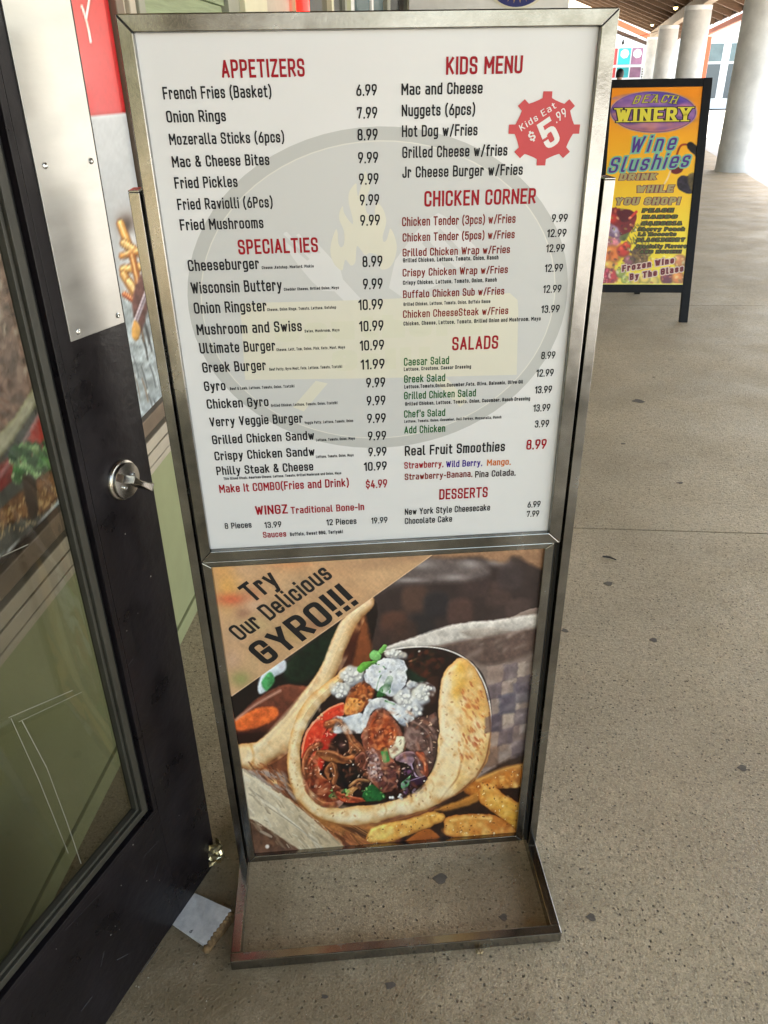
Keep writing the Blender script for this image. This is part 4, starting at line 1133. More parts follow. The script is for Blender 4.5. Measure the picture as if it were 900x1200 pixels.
    P.shape([(431, 990), (432, 978), (448, 968), (480, 962), (505, 954), (519, 956), (522, 963), (505, 972), (478, 982), (455, 990)], (226, 166, 84), 1.5, rim=(150, 92, 40), rimw=4, tex=.14, wob=1)
    P.shape([(433, 984), (436, 974), (450, 970), (462, 974), (450, 986)], (244, 208, 116), 3, alpha=.8)
    for k in range(46):
        P.blob(rnd.uniform(440, 612), rnd.uniform(905, 985), .8, .8, (70, 40, 22), .6, 0, 2)
    # open wrap: dark mouth, white paper edge
    P.shape([(455, 768), (480, 762), (510, 760), (535, 768), (548, 782), (545, 850), (520, 905), (500, 925), (420, 948), (370, 930), (352, 880), (370, 830), (410, 790)], (34, 19, 16), 1.5, tex=.35, ts=6)
    P.line([(450, 766), (478, 761), (508, 761), (532, 767), (552, 779), (564, 795), (572, 815), (576, 842), (574, 872)], 1.5, (222, 214, 206), .8, alpha=.9)
    # pita right side and bottom
    P.shape([(541, 773), (530, 780), (520, 793), (516, 812), (514, 840), (516, 860), (512, 872), (513, 890), (508, 906), (500, 916), (494, 928), (470, 938), (440, 946), (418, 947), (398, 950), (384, 944), (368, 932), (357, 914), (352, 893), (353, 870), (360, 850), (374, 830), (390, 815), (402, 802), (412, 788), (404, 784), (394, 794), (378, 806), (360, 822), (349, 840), (341, 862), (337, 884), (337, 908), (343, 930), (356, 948), (372, 961), (392, 968), (415, 970), (440, 967), (470, 958), (498, 953), (512, 946), (524, 940), (545, 928), (562, 910), (573, 890), (576, 860), (575, 836), (568, 808), (556, 784)], (240, 202, 150), 1.6, rim=(190, 132, 74), rimw=8, vol=.25, vw=14, tex=.07, ts=9)
    P.shape([(545, 776), (556, 788), (566, 812), (573, 842), (572, 884), (560, 908), (545, 922), (528, 934), (540, 900), (542, 860), (534, 820), (534, 790)], (216, 158, 84), 6, tex=.14, to=(222, 180, 120), alpha=.9)
    P.shape([(540, 778), (532, 788), (528, 806), (536, 830), (542, 815), (546, 795)], (226, 168, 76), 6, alpha=.8)
    P.line([(524, 800), (520, 830), (521, 858), (519, 884), (514, 906)], 8, (240, 222, 190), 7, alpha=.7)
    P.line([(541, 900), (536, 915), (524, 930), (514, 944)], 1.6, (150, 92, 50), 2.4, alpha=.8); P.line([(548, 872), (542, 892), (538, 908)], 1.4, (168, 104, 58), 3, alpha=.7)
    P.line([(574, 838), (575, 862), (570, 892), (558, 912), (540, 930), (516, 944)], 1.6, (112, 62, 34), 2, alpha=.8)
    P.line([(352, 850), (345, 880), (346, 912), (358, 940), (382, 957), (415, 962), (450, 956), (490, 944)], 7, (238, 216, 176), 7, alpha=.6)
    P.line([(338, 905), (346, 936), (370, 962), (410, 971), (450, 967), (500, 953)], 1.8, (156, 104, 58), 2.6, alpha=.8)
    for k in range(60):
        a = rnd.random(); x = 540 + 26 * a + rnd.uniform(-5, 5); y = 812 + 78 * rnd.random()
        P.blob(x, y, rnd.uniform(.7, 1.5), rnd.uniform(1.6, 4), rnd.choice([(186, 104, 58), (164, 76, 48), (202, 128, 74)]), .6, -.5, 2)
    for x, y in ((497, 932), (480, 938), (462, 944), (506, 922), (512, 880), (516, 868), (475, 950), (450, 950), (504, 936)):
        P.line([(x, y - 5), (x + 3, y + 2), (x + 1, y + 8)], 1.6, (178, 126, 74), 2.4, alpha=.6)
    for k in range(40):
        a = rnd.uniform(.1, 1); P.blob(345 + rnd.uniform(-3, 6), 850 + 80 * a, 1.2, 1.2, (198, 152, 96), .5)
    # tomato
    P.shape([(402, 826), (404, 838), (392, 848), (380, 862), (376, 880), (378, 898), (368, 915), (358, 905), (353, 885), (358, 862), (370, 845), (386, 832)], (214, 64, 40), 1.3, rim=(226, 120, 84), rimw=3, tex=.12, wob=1)
    P.shape([(400, 840), (398, 858), (388, 872), (382, 890), (376, 905), (374, 880), (380, 862)], (188, 40, 28), 3)
    P.line([(402, 827), (386, 833), (371, 846), (359, 863), (354, 885)], 1.6, (236, 150, 112), 1.2, alpha=.9)
    P.line([(372, 862), (364, 880), (362, 895)], 3, (232, 96, 66), 3, alpha=.8)
    # meat strips, left
    P.shape([(376, 878), (370, 884), (360, 900), (355, 915), (358, 930), (368, 942), (382, 948), (400, 942), (404, 930), (394, 922), (378, 912), (372, 900)], (128, 62, 36), 1.4, rim=(206, 132, 84), rimw=3.5, tex=.25, wob=1)
    P.shape([(380, 915), (392, 925), (388, 940), (370, 936), (362, 920)], (110, 40, 24), 4, alpha=.8)
    P.shape([(376, 947), (392, 942), (404, 940), (398, 948), (384, 950)], (168, 122, 106), 1.6)
    P.shape([(372, 884), (388, 884), (404, 890), (412, 896), (404, 898), (388, 896), (376, 892)], (172, 108, 60), 1.2, rim=(110, 58, 30), rimw=2, tex=.2)
    P.shape([(384, 858), (390, 848), (404, 850), (412, 862), (424, 876), (428, 884), (416, 888), (408, 884), (408, 866), (398, 858), (390, 862)], (176, 112, 70), 1.2, rim=(104, 56, 34), rimw=3, tex=.25, wob=1)
    P.shape([(400, 860), (408, 870), (408, 886), (398, 880)], (40, 20, 18), 2); P.blob(401, 876, 4, 3, (120, 84, 80), .8)
    P.shape([(380, 908), (386, 898), (396, 900), (392, 914), (388, 922)], (164, 100, 58), 1.3, rim=(96, 50, 30), rimw=2)
    P.shape([(392, 902), (412, 900), (424, 910), (420, 925), (402, 924), (394, 914)], (14, 12, 12), 3)
    P.blob(387, 900, 2.4, 1.8, (228, 210, 190), .95, 0, 2); P.blob(370, 924, 2, 1.8, (236, 200, 180), .9, 0, 2)
    # top meat under cheese
    P.shape([(404, 838), (406, 818), (414, 806), (428, 800), (440, 812), (432, 828), (420, 840), (408, 842)], (150, 78, 40), 1.4, tex=.3, rim=(90, 42, 24), rimw=3, wob=1)
    P.shape([(404, 838), (407, 822), (420, 822), (428, 826), (418, 838)], (226, 148, 78), 2, tex=.25)
    # centre meat
    P.shape([(423, 866), (428, 850), (436, 838), (446, 830), (456, 838), (466, 850), (472, 862), (470, 880), (462, 892), (470, 905), (464, 925), (452, 932), (438, 922), (427, 908), (428, 890), (426, 878)], (150, 88, 68), 1.4, rim=(104, 58, 46), rimw=4, tex=.35, ts=5, wob=1.5)
    P.shape([(440, 838), (452, 840), (464, 854), (466, 872), (452, 882), (440, 876), (432, 862)], (166, 76, 40), 3, tex=.3); 
    P.shape([(428, 885), (438, 882), (446, 895), (448, 915), (436, 918), (428, 902)], (172, 142, 136), 3, tex=.45, ts=4, alpha=.9)
    P.shape([(444, 900), (462, 898), (468, 912), (458, 928), (446, 926)], (88, 52, 50), 3, tex=.4, ts=4)
    for x, y in ((452, 858), (446, 862), (458, 862), (455, 870)): P.blob(x, y, 2.2, 1, (240, 178, 130), .8, -.6, 2)
    P.shape([(416, 890), (424, 884), (430, 888), (427, 900), (424, 905)], (122, 68, 52), 1.2, rim=(176, 120, 96), rimw=1.5)
    # right meat
    P.shape([(474, 856), (484, 846), (500, 842), (512, 838), (514, 860), (512, 885), (506, 905), (494, 915), (486, 905), (484, 888), (474, 876)], (104, 76, 68), 1.5, tex=.35, ts=5, rim=(60, 38, 34), rimw=4)
    P.shape([(478, 856), (492, 850), (500, 862), (492, 874), (480, 870)], (134, 106, 98), 4, tex=.35, alpha=.8)
    P.shape([(464, 893), (474, 884), (488, 884), (487, 893), (482, 900), (476, 897)], (150, 122, 134), 1.2, tex=.2)
    P.shape([(487, 888), (497, 884), (500, 898), (502, 912), (494, 910)], (182, 84, 50), 1.3, tex=.25, rim=(90, 40, 26), rimw=2)
    P.line([(482, 898), (488, 912), (498, 914)], 1.8, (164, 140, 168), 1.2); P.shape([(478, 918), (496, 912), (500, 918), (484, 924)], (52, 28, 50), 1.5); P.line([(480, 918), (498, 912)], 1, (170, 150, 180), 1, alpha=.8)
    P.shape([(440, 845), (446, 828), (450, 832), (446, 850)], (110, 58, 40), 2)
    # greens low
    P.shape([(424, 940), (428, 928), (436, 922), (446, 930), (452, 936), (446, 941), (432, 942)], (34, 92, 46), 1.4, tex=.35, wob=1)
    P.shape([(386, 936), (396, 930), (406, 928), (402, 936), (394, 938)], (74, 120, 66), 1.4, wob=2, tex=.4)
    P.shape([(406, 930), (420, 920), (430, 918), (420, 926), (410, 936)], (190, 136, 84), 1.2, tex=.2); P.shape([(393, 930), (404, 936), (420, 938), (428, 942), (410, 944), (398, 940)], (190, 84, 50), 1.2, tex=.25, rim=(130, 50, 30), rimw=1.6)
    P.shape([(470, 922), (480, 912), (482, 912), (477, 928), (472, 928)], (86, 150, 100), 1, tex=.25)
    P.shape([(447, 882), (453, 879), (457, 894), (450, 896)], (60, 140, 74), 1.2)
    # cheese
    P.shape([(392, 862), (394, 846), (408, 842), (424, 838), (428, 846), (424, 862), (412, 858)], (190, 198, 206), 2, tex=.2, alpha=.95)
    P.shape([(424, 846), (430, 828), (444, 820), (462, 826), (478, 836), (486, 846), (470, 850), (456, 836), (444, 830), (434, 842), (426, 858)], (206, 210, 212), 1.6, tex=.25, ts=4, wob=1.5)
    P.shape([(428, 790), (436, 780), (452, 774), (472, 776), (478, 790), (474, 806), (462, 818), (448, 815), (436, 808), (428, 800)], (212, 214, 220), 1.6, tex=.3, ts=4, wob=1.5)
    P.blob(452, 792, 9, 8, (150, 160, 184), .5); P.blob(464, 812, 10, 6, (110, 124, 150), .6)
    P.crumbs(413, 794, 11, 7, 22, 5, rnd); P.crumbs(398, 810, 8, 7, 18, 4.6, rnd); P.crumbs(464, 769, 13, 3, 18, 3, rnd, (216, 206, 190))
    P.crumbs(496, 814, 9, 8, 26, 5, rnd, (228, 222, 200)); P.crumbs(474, 820, 9, 8, 24, 4.8, rnd); P.crumbs(484, 834, 10, 8, 22, 4, rnd, (214, 216, 218)); P.crumbs(482, 804, 5, 4, 9, 3.4, rnd)
    P.crumbs(440, 826, 9, 4, 12, 3.6, rnd, (214, 216, 216)); P.crumbs(396, 846, 7, 3, 12, 2.8, rnd); P.crumbs(472, 848, 5, 3, 6, 3, rnd, (190, 200, 212))
    P.shape([(456, 870), (464, 866), (474, 867), (475, 876), (470, 888), (460, 892), (456, 884)], (232, 222, 190), 1.3, rim=(176, 166, 136), rimw=3, tex=.08, wob=1.2)
    P.crumbs(462, 936, 12, 2, 8, 2, rnd); P.crumbs(375, 843, 3, 4, 4, 1.6, rnd, (240, 200, 140))
    for x, y in ((452, 786), (496, 862), (511, 805), (492, 766), (458, 790)): P.blob(x, y, 1.6, 1.4, (40, 40, 52) if x in (452, 458) else (236, 230, 220), .9, 0, 2)
    P.shape([(419, 788), (424, 780), (436, 777), (442, 778), (430, 786), (424, 791)], (96, 156, 62), 1.2, tex=.3, wob=1.2)
    P.shape([(433, 770), (438, 764), (446, 768), (446, 776), (436, 776)], (120, 178, 104), 1.2, tex=.2, rim=(70, 130, 60), rimw=1.4); P.shape([(444, 766), (450, 758), (454, 760), (448, 768)], (110, 170, 84), 1, tex=.2)
    P.shape([(441, 818), (448, 806), (455, 796), (460, 796), (459, 806), (452, 816), (446, 820)], (38, 86, 42), 1, tex=.35, wob=1.5); P.line([(441, 812), (444, 800), (447, 794)], 1.5, (44, 96, 46), 1)
    P.shape([(476, 790), (486, 786), (502, 796), (496, 802), (482, 800)], (22, 40, 28), 2, tex=.4)
    P.line([(452, 824), (462, 828)], 2, (70, 130, 60), 1.2)
    P.shape([(478, 782), (488, 776), (500, 784), (506, 796), (494, 796)], (72, 32, 20), 4, alpha=.8); P.line([(480, 778), (490, 774)], 2, (190, 120, 84), 2)
    P.shape([(500, 800), (514, 796), (512, 822), (506, 826)], (58, 32, 24), 3)
    meatc = [(206, 132, 92), (92, 44, 32), (60, 28, 22), (176, 100, 66), (232, 176, 138), (120, 66, 48)]
    P.detail([(423, 866), (428, 850), (446, 832), (466, 850), (472, 862), (470, 880), (462, 892), (470, 905), (464, 925), (452, 932), (438, 922), (427, 908), (426, 878)], meatc, 110, 2.0, rnd, .38, elong=2.4)
    P.detail([(430, 870), (436, 850), (448, 842), (462, 856), (464, 874), (450, 884), (438, 880)], [(206, 96, 48), (226, 128, 72), (130, 52, 28), (90, 34, 20)], 70, 2.0, rnd, .6)
    P.detail([(428, 882), (440, 880), (448, 900), (448, 918), (434, 916)], [(214, 196, 190), (110, 80, 84), (70, 44, 50), (190, 160, 156)], 60, 1.3, rnd, .7)
    P.detail([(474, 856), (484, 846), (500, 842), (512, 838), (514, 860), (512, 885), (506, 905), (494, 915), (486, 905), (484, 888), (474, 876)], [(150, 122, 112), (66, 44, 42), (176, 150, 140), (46, 30, 30), (120, 84, 72)], 110, 1.9, rnd, .4, elong=2.2)
    P.detail([(404, 838), (406, 818), (414, 806), (428, 800), (440, 812), (432, 828), (420, 840)], [(206, 120, 60), (90, 42, 24), (60, 28, 18), (236, 170, 110), (170, 90, 46)], 60, 1.6, rnd, .6)
    P.detail([(376, 878), (360, 900), (355, 915), (358, 930), (368, 942), (382, 948), (400, 942), (404, 930), (378, 912)], [(190, 106, 66), (84, 34, 22), (150, 70, 40), (222, 150, 110), (60, 26, 20)], 60, 2.2, rnd, .35, elong=2.6)
    P.detail([(384, 858), (404, 850), (424, 876), (428, 884), (408, 884), (408, 866)], [(216, 150, 100), (110, 62, 40), (70, 36, 26)], 40, 1.2, rnd, .6)
    P.detail([(370, 845), (360, 870), (358, 900), (372, 905), (380, 870), (402, 845), (402, 830)], [(236, 96, 66), (176, 36, 26), (246, 150, 120), (200, 50, 34)], 60, 1.6, rnd, .5)
    P.detail([(400, 885), (430, 884), (428, 925), (390, 925), (384, 900)], [(20, 12, 12), (70, 36, 26), (120, 70, 46), (46, 24, 20)], 60, 1.8, rnd, .7)
    P.detail([(466, 905), (500, 905), (498, 932), (470, 938)], [(24, 16, 18), (80, 46, 40), (110, 70, 110), (46, 26, 26), (150, 130, 150)], 50, 1.4, rnd, .7)
    P.detail([(485, 764), (520, 766), (528, 774), (514, 788), (500, 798), (478, 782)], [(12, 8, 8), (60, 26, 18), (90, 44, 28), (20, 30, 22)], 60, 2.6, rnd, .6)
    # long shaved strips with a browned edge
    def strip(pts, w, body, edge, dark=(44, 22, 16)):
        P.line(pts, w + 2, dark, 3, alpha=.55); P.line(pts, w, body, 2.2, tex=.5, alpha=.85)
        P.line([(x + w * .22, y + w * .30) for x, y in pts], w * .35, [q * .62 for q in body], 2, alpha=.7)
        P.line([(x - w * .25, y - w * .34) for x, y in pts], max(.8, w * .18), edge, 1.6, alpha=.6)
    for pts, w, body, edge in (([(358, 912), (357, 896), (364, 882), (375, 876)], 7, (150, 84, 52), (222, 156, 108)), ([(384, 852), (396, 849), (406, 858), (414, 874), (424, 884)], 8, (176, 104, 62), (228, 166, 116)),
        ([(374, 885), (390, 886), (404, 892), (414, 890)], 6, (160, 94, 54), (222, 160, 104)),  ([(384, 904), (390, 898), (394, 908), (391, 920)], 5, (156, 92, 54), (216, 154, 100)),
        ([(360, 922), (366, 934), (378, 944), (392, 946)], 6, (138, 66, 42), (206, 138, 106)), ([(418, 892), (426, 886), (430, 894), (427, 904)], 4, (126, 70, 56), (202, 148, 124)), ([(466, 892), (476, 886), (488, 888), (494, 902)], 5, (140, 104, 110), (196, 168, 176)),
        ([(410, 924), (420, 917), (432, 918)], 3, (186, 130, 80), (232, 188, 130)), ([(396, 932), (410, 937), (424, 940)], 4, (186, 82, 50), (226, 140, 100)), 
        ([(490, 886), (498, 896), (500, 908)], 5, (180, 86, 54), (226, 140, 100)), ([(484, 850), (496, 856), (506, 868), (508, 884)], 7, (112, 84, 76), (160, 132, 120))):
        strip(pts, w, body, edge)
    # glistening highlights
    P.detail([(362, 880), (404, 850), (446, 836), (510, 850), (506, 905), (440, 928), (370, 940)], [(244, 206, 176)], 55, .5, rnd, .6, elong=2.2)
    # cheese lumps: bright and shaded touches
    for V_, n_ in (([(428, 790), (436, 780), (452, 774), (472, 776), (478, 790), (474, 806), (462, 818), (448, 815), (436, 808)], 90), ([(424, 846), (430, 828), (444, 820), (462, 826), (478, 836), (486, 846), (470, 850), (444, 832), (426, 858)], 70), ([(392, 862), (396, 846), (424, 838), (428, 846), (424, 862)], 40), ([(484, 800), (510, 806), (508, 826), (490, 846), (470, 840), (462, 822)], 80)):
        P.detail(V_, [(250, 248, 240), (240, 240, 238), (150, 156, 172), (120, 128, 146), (236, 236, 232), (246, 246, 240)], n_, 2.4, rnd, .42, elong=1.3, hard=1)
    for cx, cy, rx, ry, n_ in ((413, 794, 12, 8, 14), (398, 811, 9, 8, 12), (497, 814, 10, 9, 18), (475, 822, 9, 8, 14), (462, 768, 14, 3, 10), (484, 836, 9, 6, 10)):
        P.crumbs(cx, cy, rx, ry, n_, 2.4, rnd, (252, 249, 240), (136, 134, 136))
    for k in range(10): 
        x_, y_ = rnd.uniform(375, 508), rnd.uniform(850, 938); P.blob(x_, y_, 1.0, .9, (240, 234, 220), .9, 0, 3)
    for V_ in ([(356, 930), (360, 890), (385, 850), (425, 870), (425, 925), (395, 948)], [(425, 930), (428, 855), (450, 832), (512, 842), (508, 905), (480, 932)]):
        P.detail(V_, [(200, 128, 88), (70, 32, 22), (150, 84, 56), (40, 20, 16)], 60, 1.5, rnd, .5, elong=2.8, hard=1)
        P.detail(V_, [(236, 190, 150), (250, 220, 190)], 34, .7, rnd, .6, elong=2.5)
    # herbs
    for k in range(30):
        x_, y_ = rnd.choice([(rnd.uniform(424, 450), rnd.uniform(926, 940)), (rnd.uniform(386, 410), rnd.uniform(928, 940)), (rnd.uniform(420, 452), rnd.uniform(766, 790)), (rnd.uniform(442, 460), rnd.uniform(798, 818))])
        P.blob(x_, y_, rnd.uniform(.8, 2.4), rnd.uniform(.6, 1.4), rnd.choice([(60, 130, 60), (110, 176, 90), (24, 66, 34), (150, 206, 120)]), .75, rnd.random() * 3, 2)
    # bread: soft toasting, bubbles and flour
    PB = [(352, 850), (340, 884), (338, 912), (350, 944), (385, 965), (430, 970), (498, 952), (545, 927), (572, 890), (575, 840), (565, 805), (545, 778), (524, 790), (516, 830), (514, 880), (500, 916), (470, 938), (418, 946), (372, 934), (356, 910), (353, 872), (380, 824), (400, 800), (385, 800)]
    P.detail(PB, [(250, 226, 184), (244, 214, 164), (252, 234, 200)], 150, 4.5, rnd, .35, hard=1)
    P.detail(PB, [(206, 146, 84), (190, 124, 66), (214, 158, 96)], 110, 2.6, rnd, .32, hard=1)
    P.detail(PB, [(176, 110, 58), (150, 86, 44)], 60, .9, rnd, .45)
    P.detail([(545, 800), (566, 812), (572, 850), (566, 890), (548, 905), (536, 880), (540, 830)], [(196, 104, 52), (170, 78, 44), (216, 140, 76)], 70, 1.3, rnd, .55, elong=2.6, ang=1.0)
    P.detail([(437, 705), (400, 728), (368, 800), (325, 865), (280, 875), (283, 900), (305, 905), (355, 870), (395, 800), (430, 725)], [(252, 230, 196), (206, 150, 100), (238, 206, 160)], 70, 3.2, rnd, .35, hard=1)
    # fries: speckle and glossy edge
    for V_ in ([(431, 990), (432, 978), (480, 962), (519, 956), (505, 972), (455, 990)], [(521, 968), (545, 957), (580, 958), (604, 974), (604, 984), (524, 982)], [(564, 924), (574, 920), (612, 948), (611, 976), (563, 942)], [(545, 925), (612, 898), (612, 925)]):
        P.detail(V_, [(250, 206, 130), (200, 124, 52), (236, 180, 100), (176, 98, 40)], 50, 2.2, rnd, .4, hard=1)
        P.detail(V_, [(90, 46, 22), (252, 236, 200)], 22, .6, rnd, .7)
    # wood board grain
    P.detail([(283, 905), (300, 912), (360, 955), (408, 1004), (352, 1006), (290, 965)], [(222, 212, 190), (140, 124, 104), (176, 160, 136)], 90, 1.2, rnd, .5, elong=7, ang=.75)
    P.detail([(286, 898), (326, 903), (345, 940), (385, 972), (425, 980), (440, 1005), (410, 1000), (350, 950)], [(176, 108, 66), (90, 48, 28), (140, 80, 48), (190, 130, 84)], 120, 1.0, rnd, .55, elong=8, ang=.72)
    # paper: creases and light
    for i_ in range(4):
        for j_ in range(6):
            x0_, y0_ = 574 + i_ * 17 - j_ * 1.5, 786 + j_ * 19 - i_ * 4
            if (i_ + j_) % 2 and (i_ > 0 or j_ < 4): P.shape([(x0_, y0_), (x0_ + 17, y0_ - 4), (x0_ + 16, y0_ + 15), (x0_ - 1, y0_ + 19)], (78, 68, 80), 2.2, smooth=False, wob=1.2, alpha=.55, tex=.2, ts=4)
    P.detail([(520, 750), (640, 735), (640, 850), (600, 900), (575, 880), (578, 830), (560, 785)], [(206, 192, 182), (190, 176, 166), (120, 100, 94)], 50, 2.6, rnd, .22, hard=1, elong=2.4, ang=-.6)
    P.C = P.C * 1.0
    c_ = P.C / 255; P.C = 255 * np.clip(c_ + .30 * c_ * (1 - c_) * (2 * c_ - .62) + .015, 0, 1)
    # pale headline corner: same photo seen through warm tint
    m = [(-20, 1013), (272, 818), (439, 701), (512, 649), (560, 610), (-20, 600)]
    P.vol = 0
    P.shape(m, (200, 160, 120), .5, smooth=False, wob=0, tex=.1, ts=22)
    for x, y, rx, ry, c, al in ((266, 690, 14, 24, (224, 168, 92), .9), (262, 670, 20, 12, (216, 160, 96), .8), (286, 668, 16, 12, (206, 166, 128), .9), (272, 705, 20, 7, (208, 100, 68), .9), (296, 700, 9, 8, (200, 120, 84), .6), (300, 712, 16, 9, (214, 176, 144), .9),
                               (285, 722, 9, 7, (150, 104, 84), .7), (300, 735, 18, 9, (190, 168, 122), .8), (275, 745, 12, 12, (186, 152, 122), .7), (330, 712, 20, 10, (176, 140, 104), .8), (282, 798, 12, 9, (150, 152, 92), .9), (296, 780, 12, 10, (200, 166, 124), .8), (272, 775, 10, 12, (198, 162, 134), .8),
                               (320, 768, 14, 10, (190, 150, 108), .7), (345, 745, 18, 10, (174, 146, 96), .8), (370, 735, 16, 8, (160, 112, 84), .7), (338, 660, 26, 10, (214, 146, 96), .8), (390, 672, 30, 9, (206, 160, 118), .8), (430, 665, 30, 8, (180, 142, 108), .8), (450, 676, 26, 7, (212, 172, 130), .8), (480, 656, 26, 5, (170, 132, 100), .8), (405, 700, 22, 9, (206, 158, 116), .8), (300, 800, 8, 8, (196, 160, 118), .8), (350, 690, 18, 9, (196, 164, 128), .7)):
        q = Paint(P.X, P.Y, (0, 0, 0)); inside = (P.Y < 818 + (P.X - 272) * (701 - 818) / (439 - 272) - .3) & (abs(P.X - x) < rx * 2.2) & (abs(P.Y - y) < ry * 2.2)
        idx = np.where(inside)[0]
        e = ((P.X[idx] - x) / rx) ** 2 + ((P.Y[idx] - y) / ry) ** 2; al2 = np.exp(-e) * al
        P.C[idx] += (np.array(c, float) - P.C[idx]) * al2[:, None]
    P.line([(268, 820.5), (272, 818), (439, 701), (514, 647.5)], 1.0, (226, 190, 152), .8, smooth=False, alpha=.6)
def spos(U, V): return np.stack([U, np.full_like(U, .0065), V], 1)
gyro = print_sheet('gyro_poster', 440, 560, ((.0365, .6405), (.0705, .8565), spos), SIGNH, paint_gyro, 'gyro_print', stand, rough=.28, coat=.25, amt=.05)
ink_head = mat('headline_black', (.008, .008, .01), .4)
for s_, A, B, C, wgt in (('Try', (296.7, 709), (330, 686), (278.5, 690), .16), ('Our Delicious', (282, 754), (391, 678), (266.5, 738.5), .15), ('GYRO!!!', (312, 783), (421, 709), (291, 759), .17)):
    a = Vector((*sp(*A), 0)); b = Vector((*sp(*B), 0)); c = Vector((*sp(*C), 0)); ux = (b - a); w = ux.length; ux.normalize(); uy = Vector((-ux.y, ux.x, 0)); cap = (c - a).dot(uy)
    text_obj('headline', s_, ink_head, gyro, (a.x, .0065, a.y), (ux.x, 0, ux.y), (uy.x, 0, uy.y), w, cap, off=.0006, weight=wgt, seg=5)

# ------------------------------------------------------------------ winery A-frame sign
WO = Vector((.945, 5.886, 0)); WS = Vector((0, .414, 1.6)).normalized()
wsign = thing('a_frame_sign', 'black A-frame pavement sign advertising wine slushies behind the menu stand', 'pavement sign', WO)
WINH = [[858.7629, -108.8078, 3948.6054], [-24.8718, -1022.831, 2193.511], [-0.0838, -0.2539, 5.8168]]
WINI = np.linalg.inv(np.array(WINH))
WN = Vector((0, -WS.z, WS.y))
def wp(px, py):
    q = WINI @ np.array([px, py, 1.]); return (q[0] / q[2], q[1] / q[2])
def w3(u, v, o=0): p = WS * v + WN * o; return (u, p.y, p.z)
def wbox(name, m, u0, u1, v0, v1, o0, o1, par=None, bevel=.002):
    s = MB(); s.quadbox([w3(u0, v0, o0), w3(u1, v0, o0), w3(u1, v1, o0), w3(u0, v1, o0), w3(u0, v0, o1), w3(u1, v0, o1), w3(u1, v1, o1), w3(u0, v1, o1)])
    return s.build(name, m, par or wsign, bevel=bevel)
wbox('stile', black_wood, .055, .117, .0, 1.652, -.03, .0)
wbox('stile', black_wood, .737, .797, .0, 1.652, -.03, .0)
wbox('rail', black_wood, .1175, .7365, 1.598, 1.651, -.0299, .0002)
wbox('rail', black_wood, .1175, .7365, .215, .272, -.0299, .0002)
wbox('backing', black_wood, .1175, .7365, .2725, 1.5975, -.028, -.009, bevel=0)
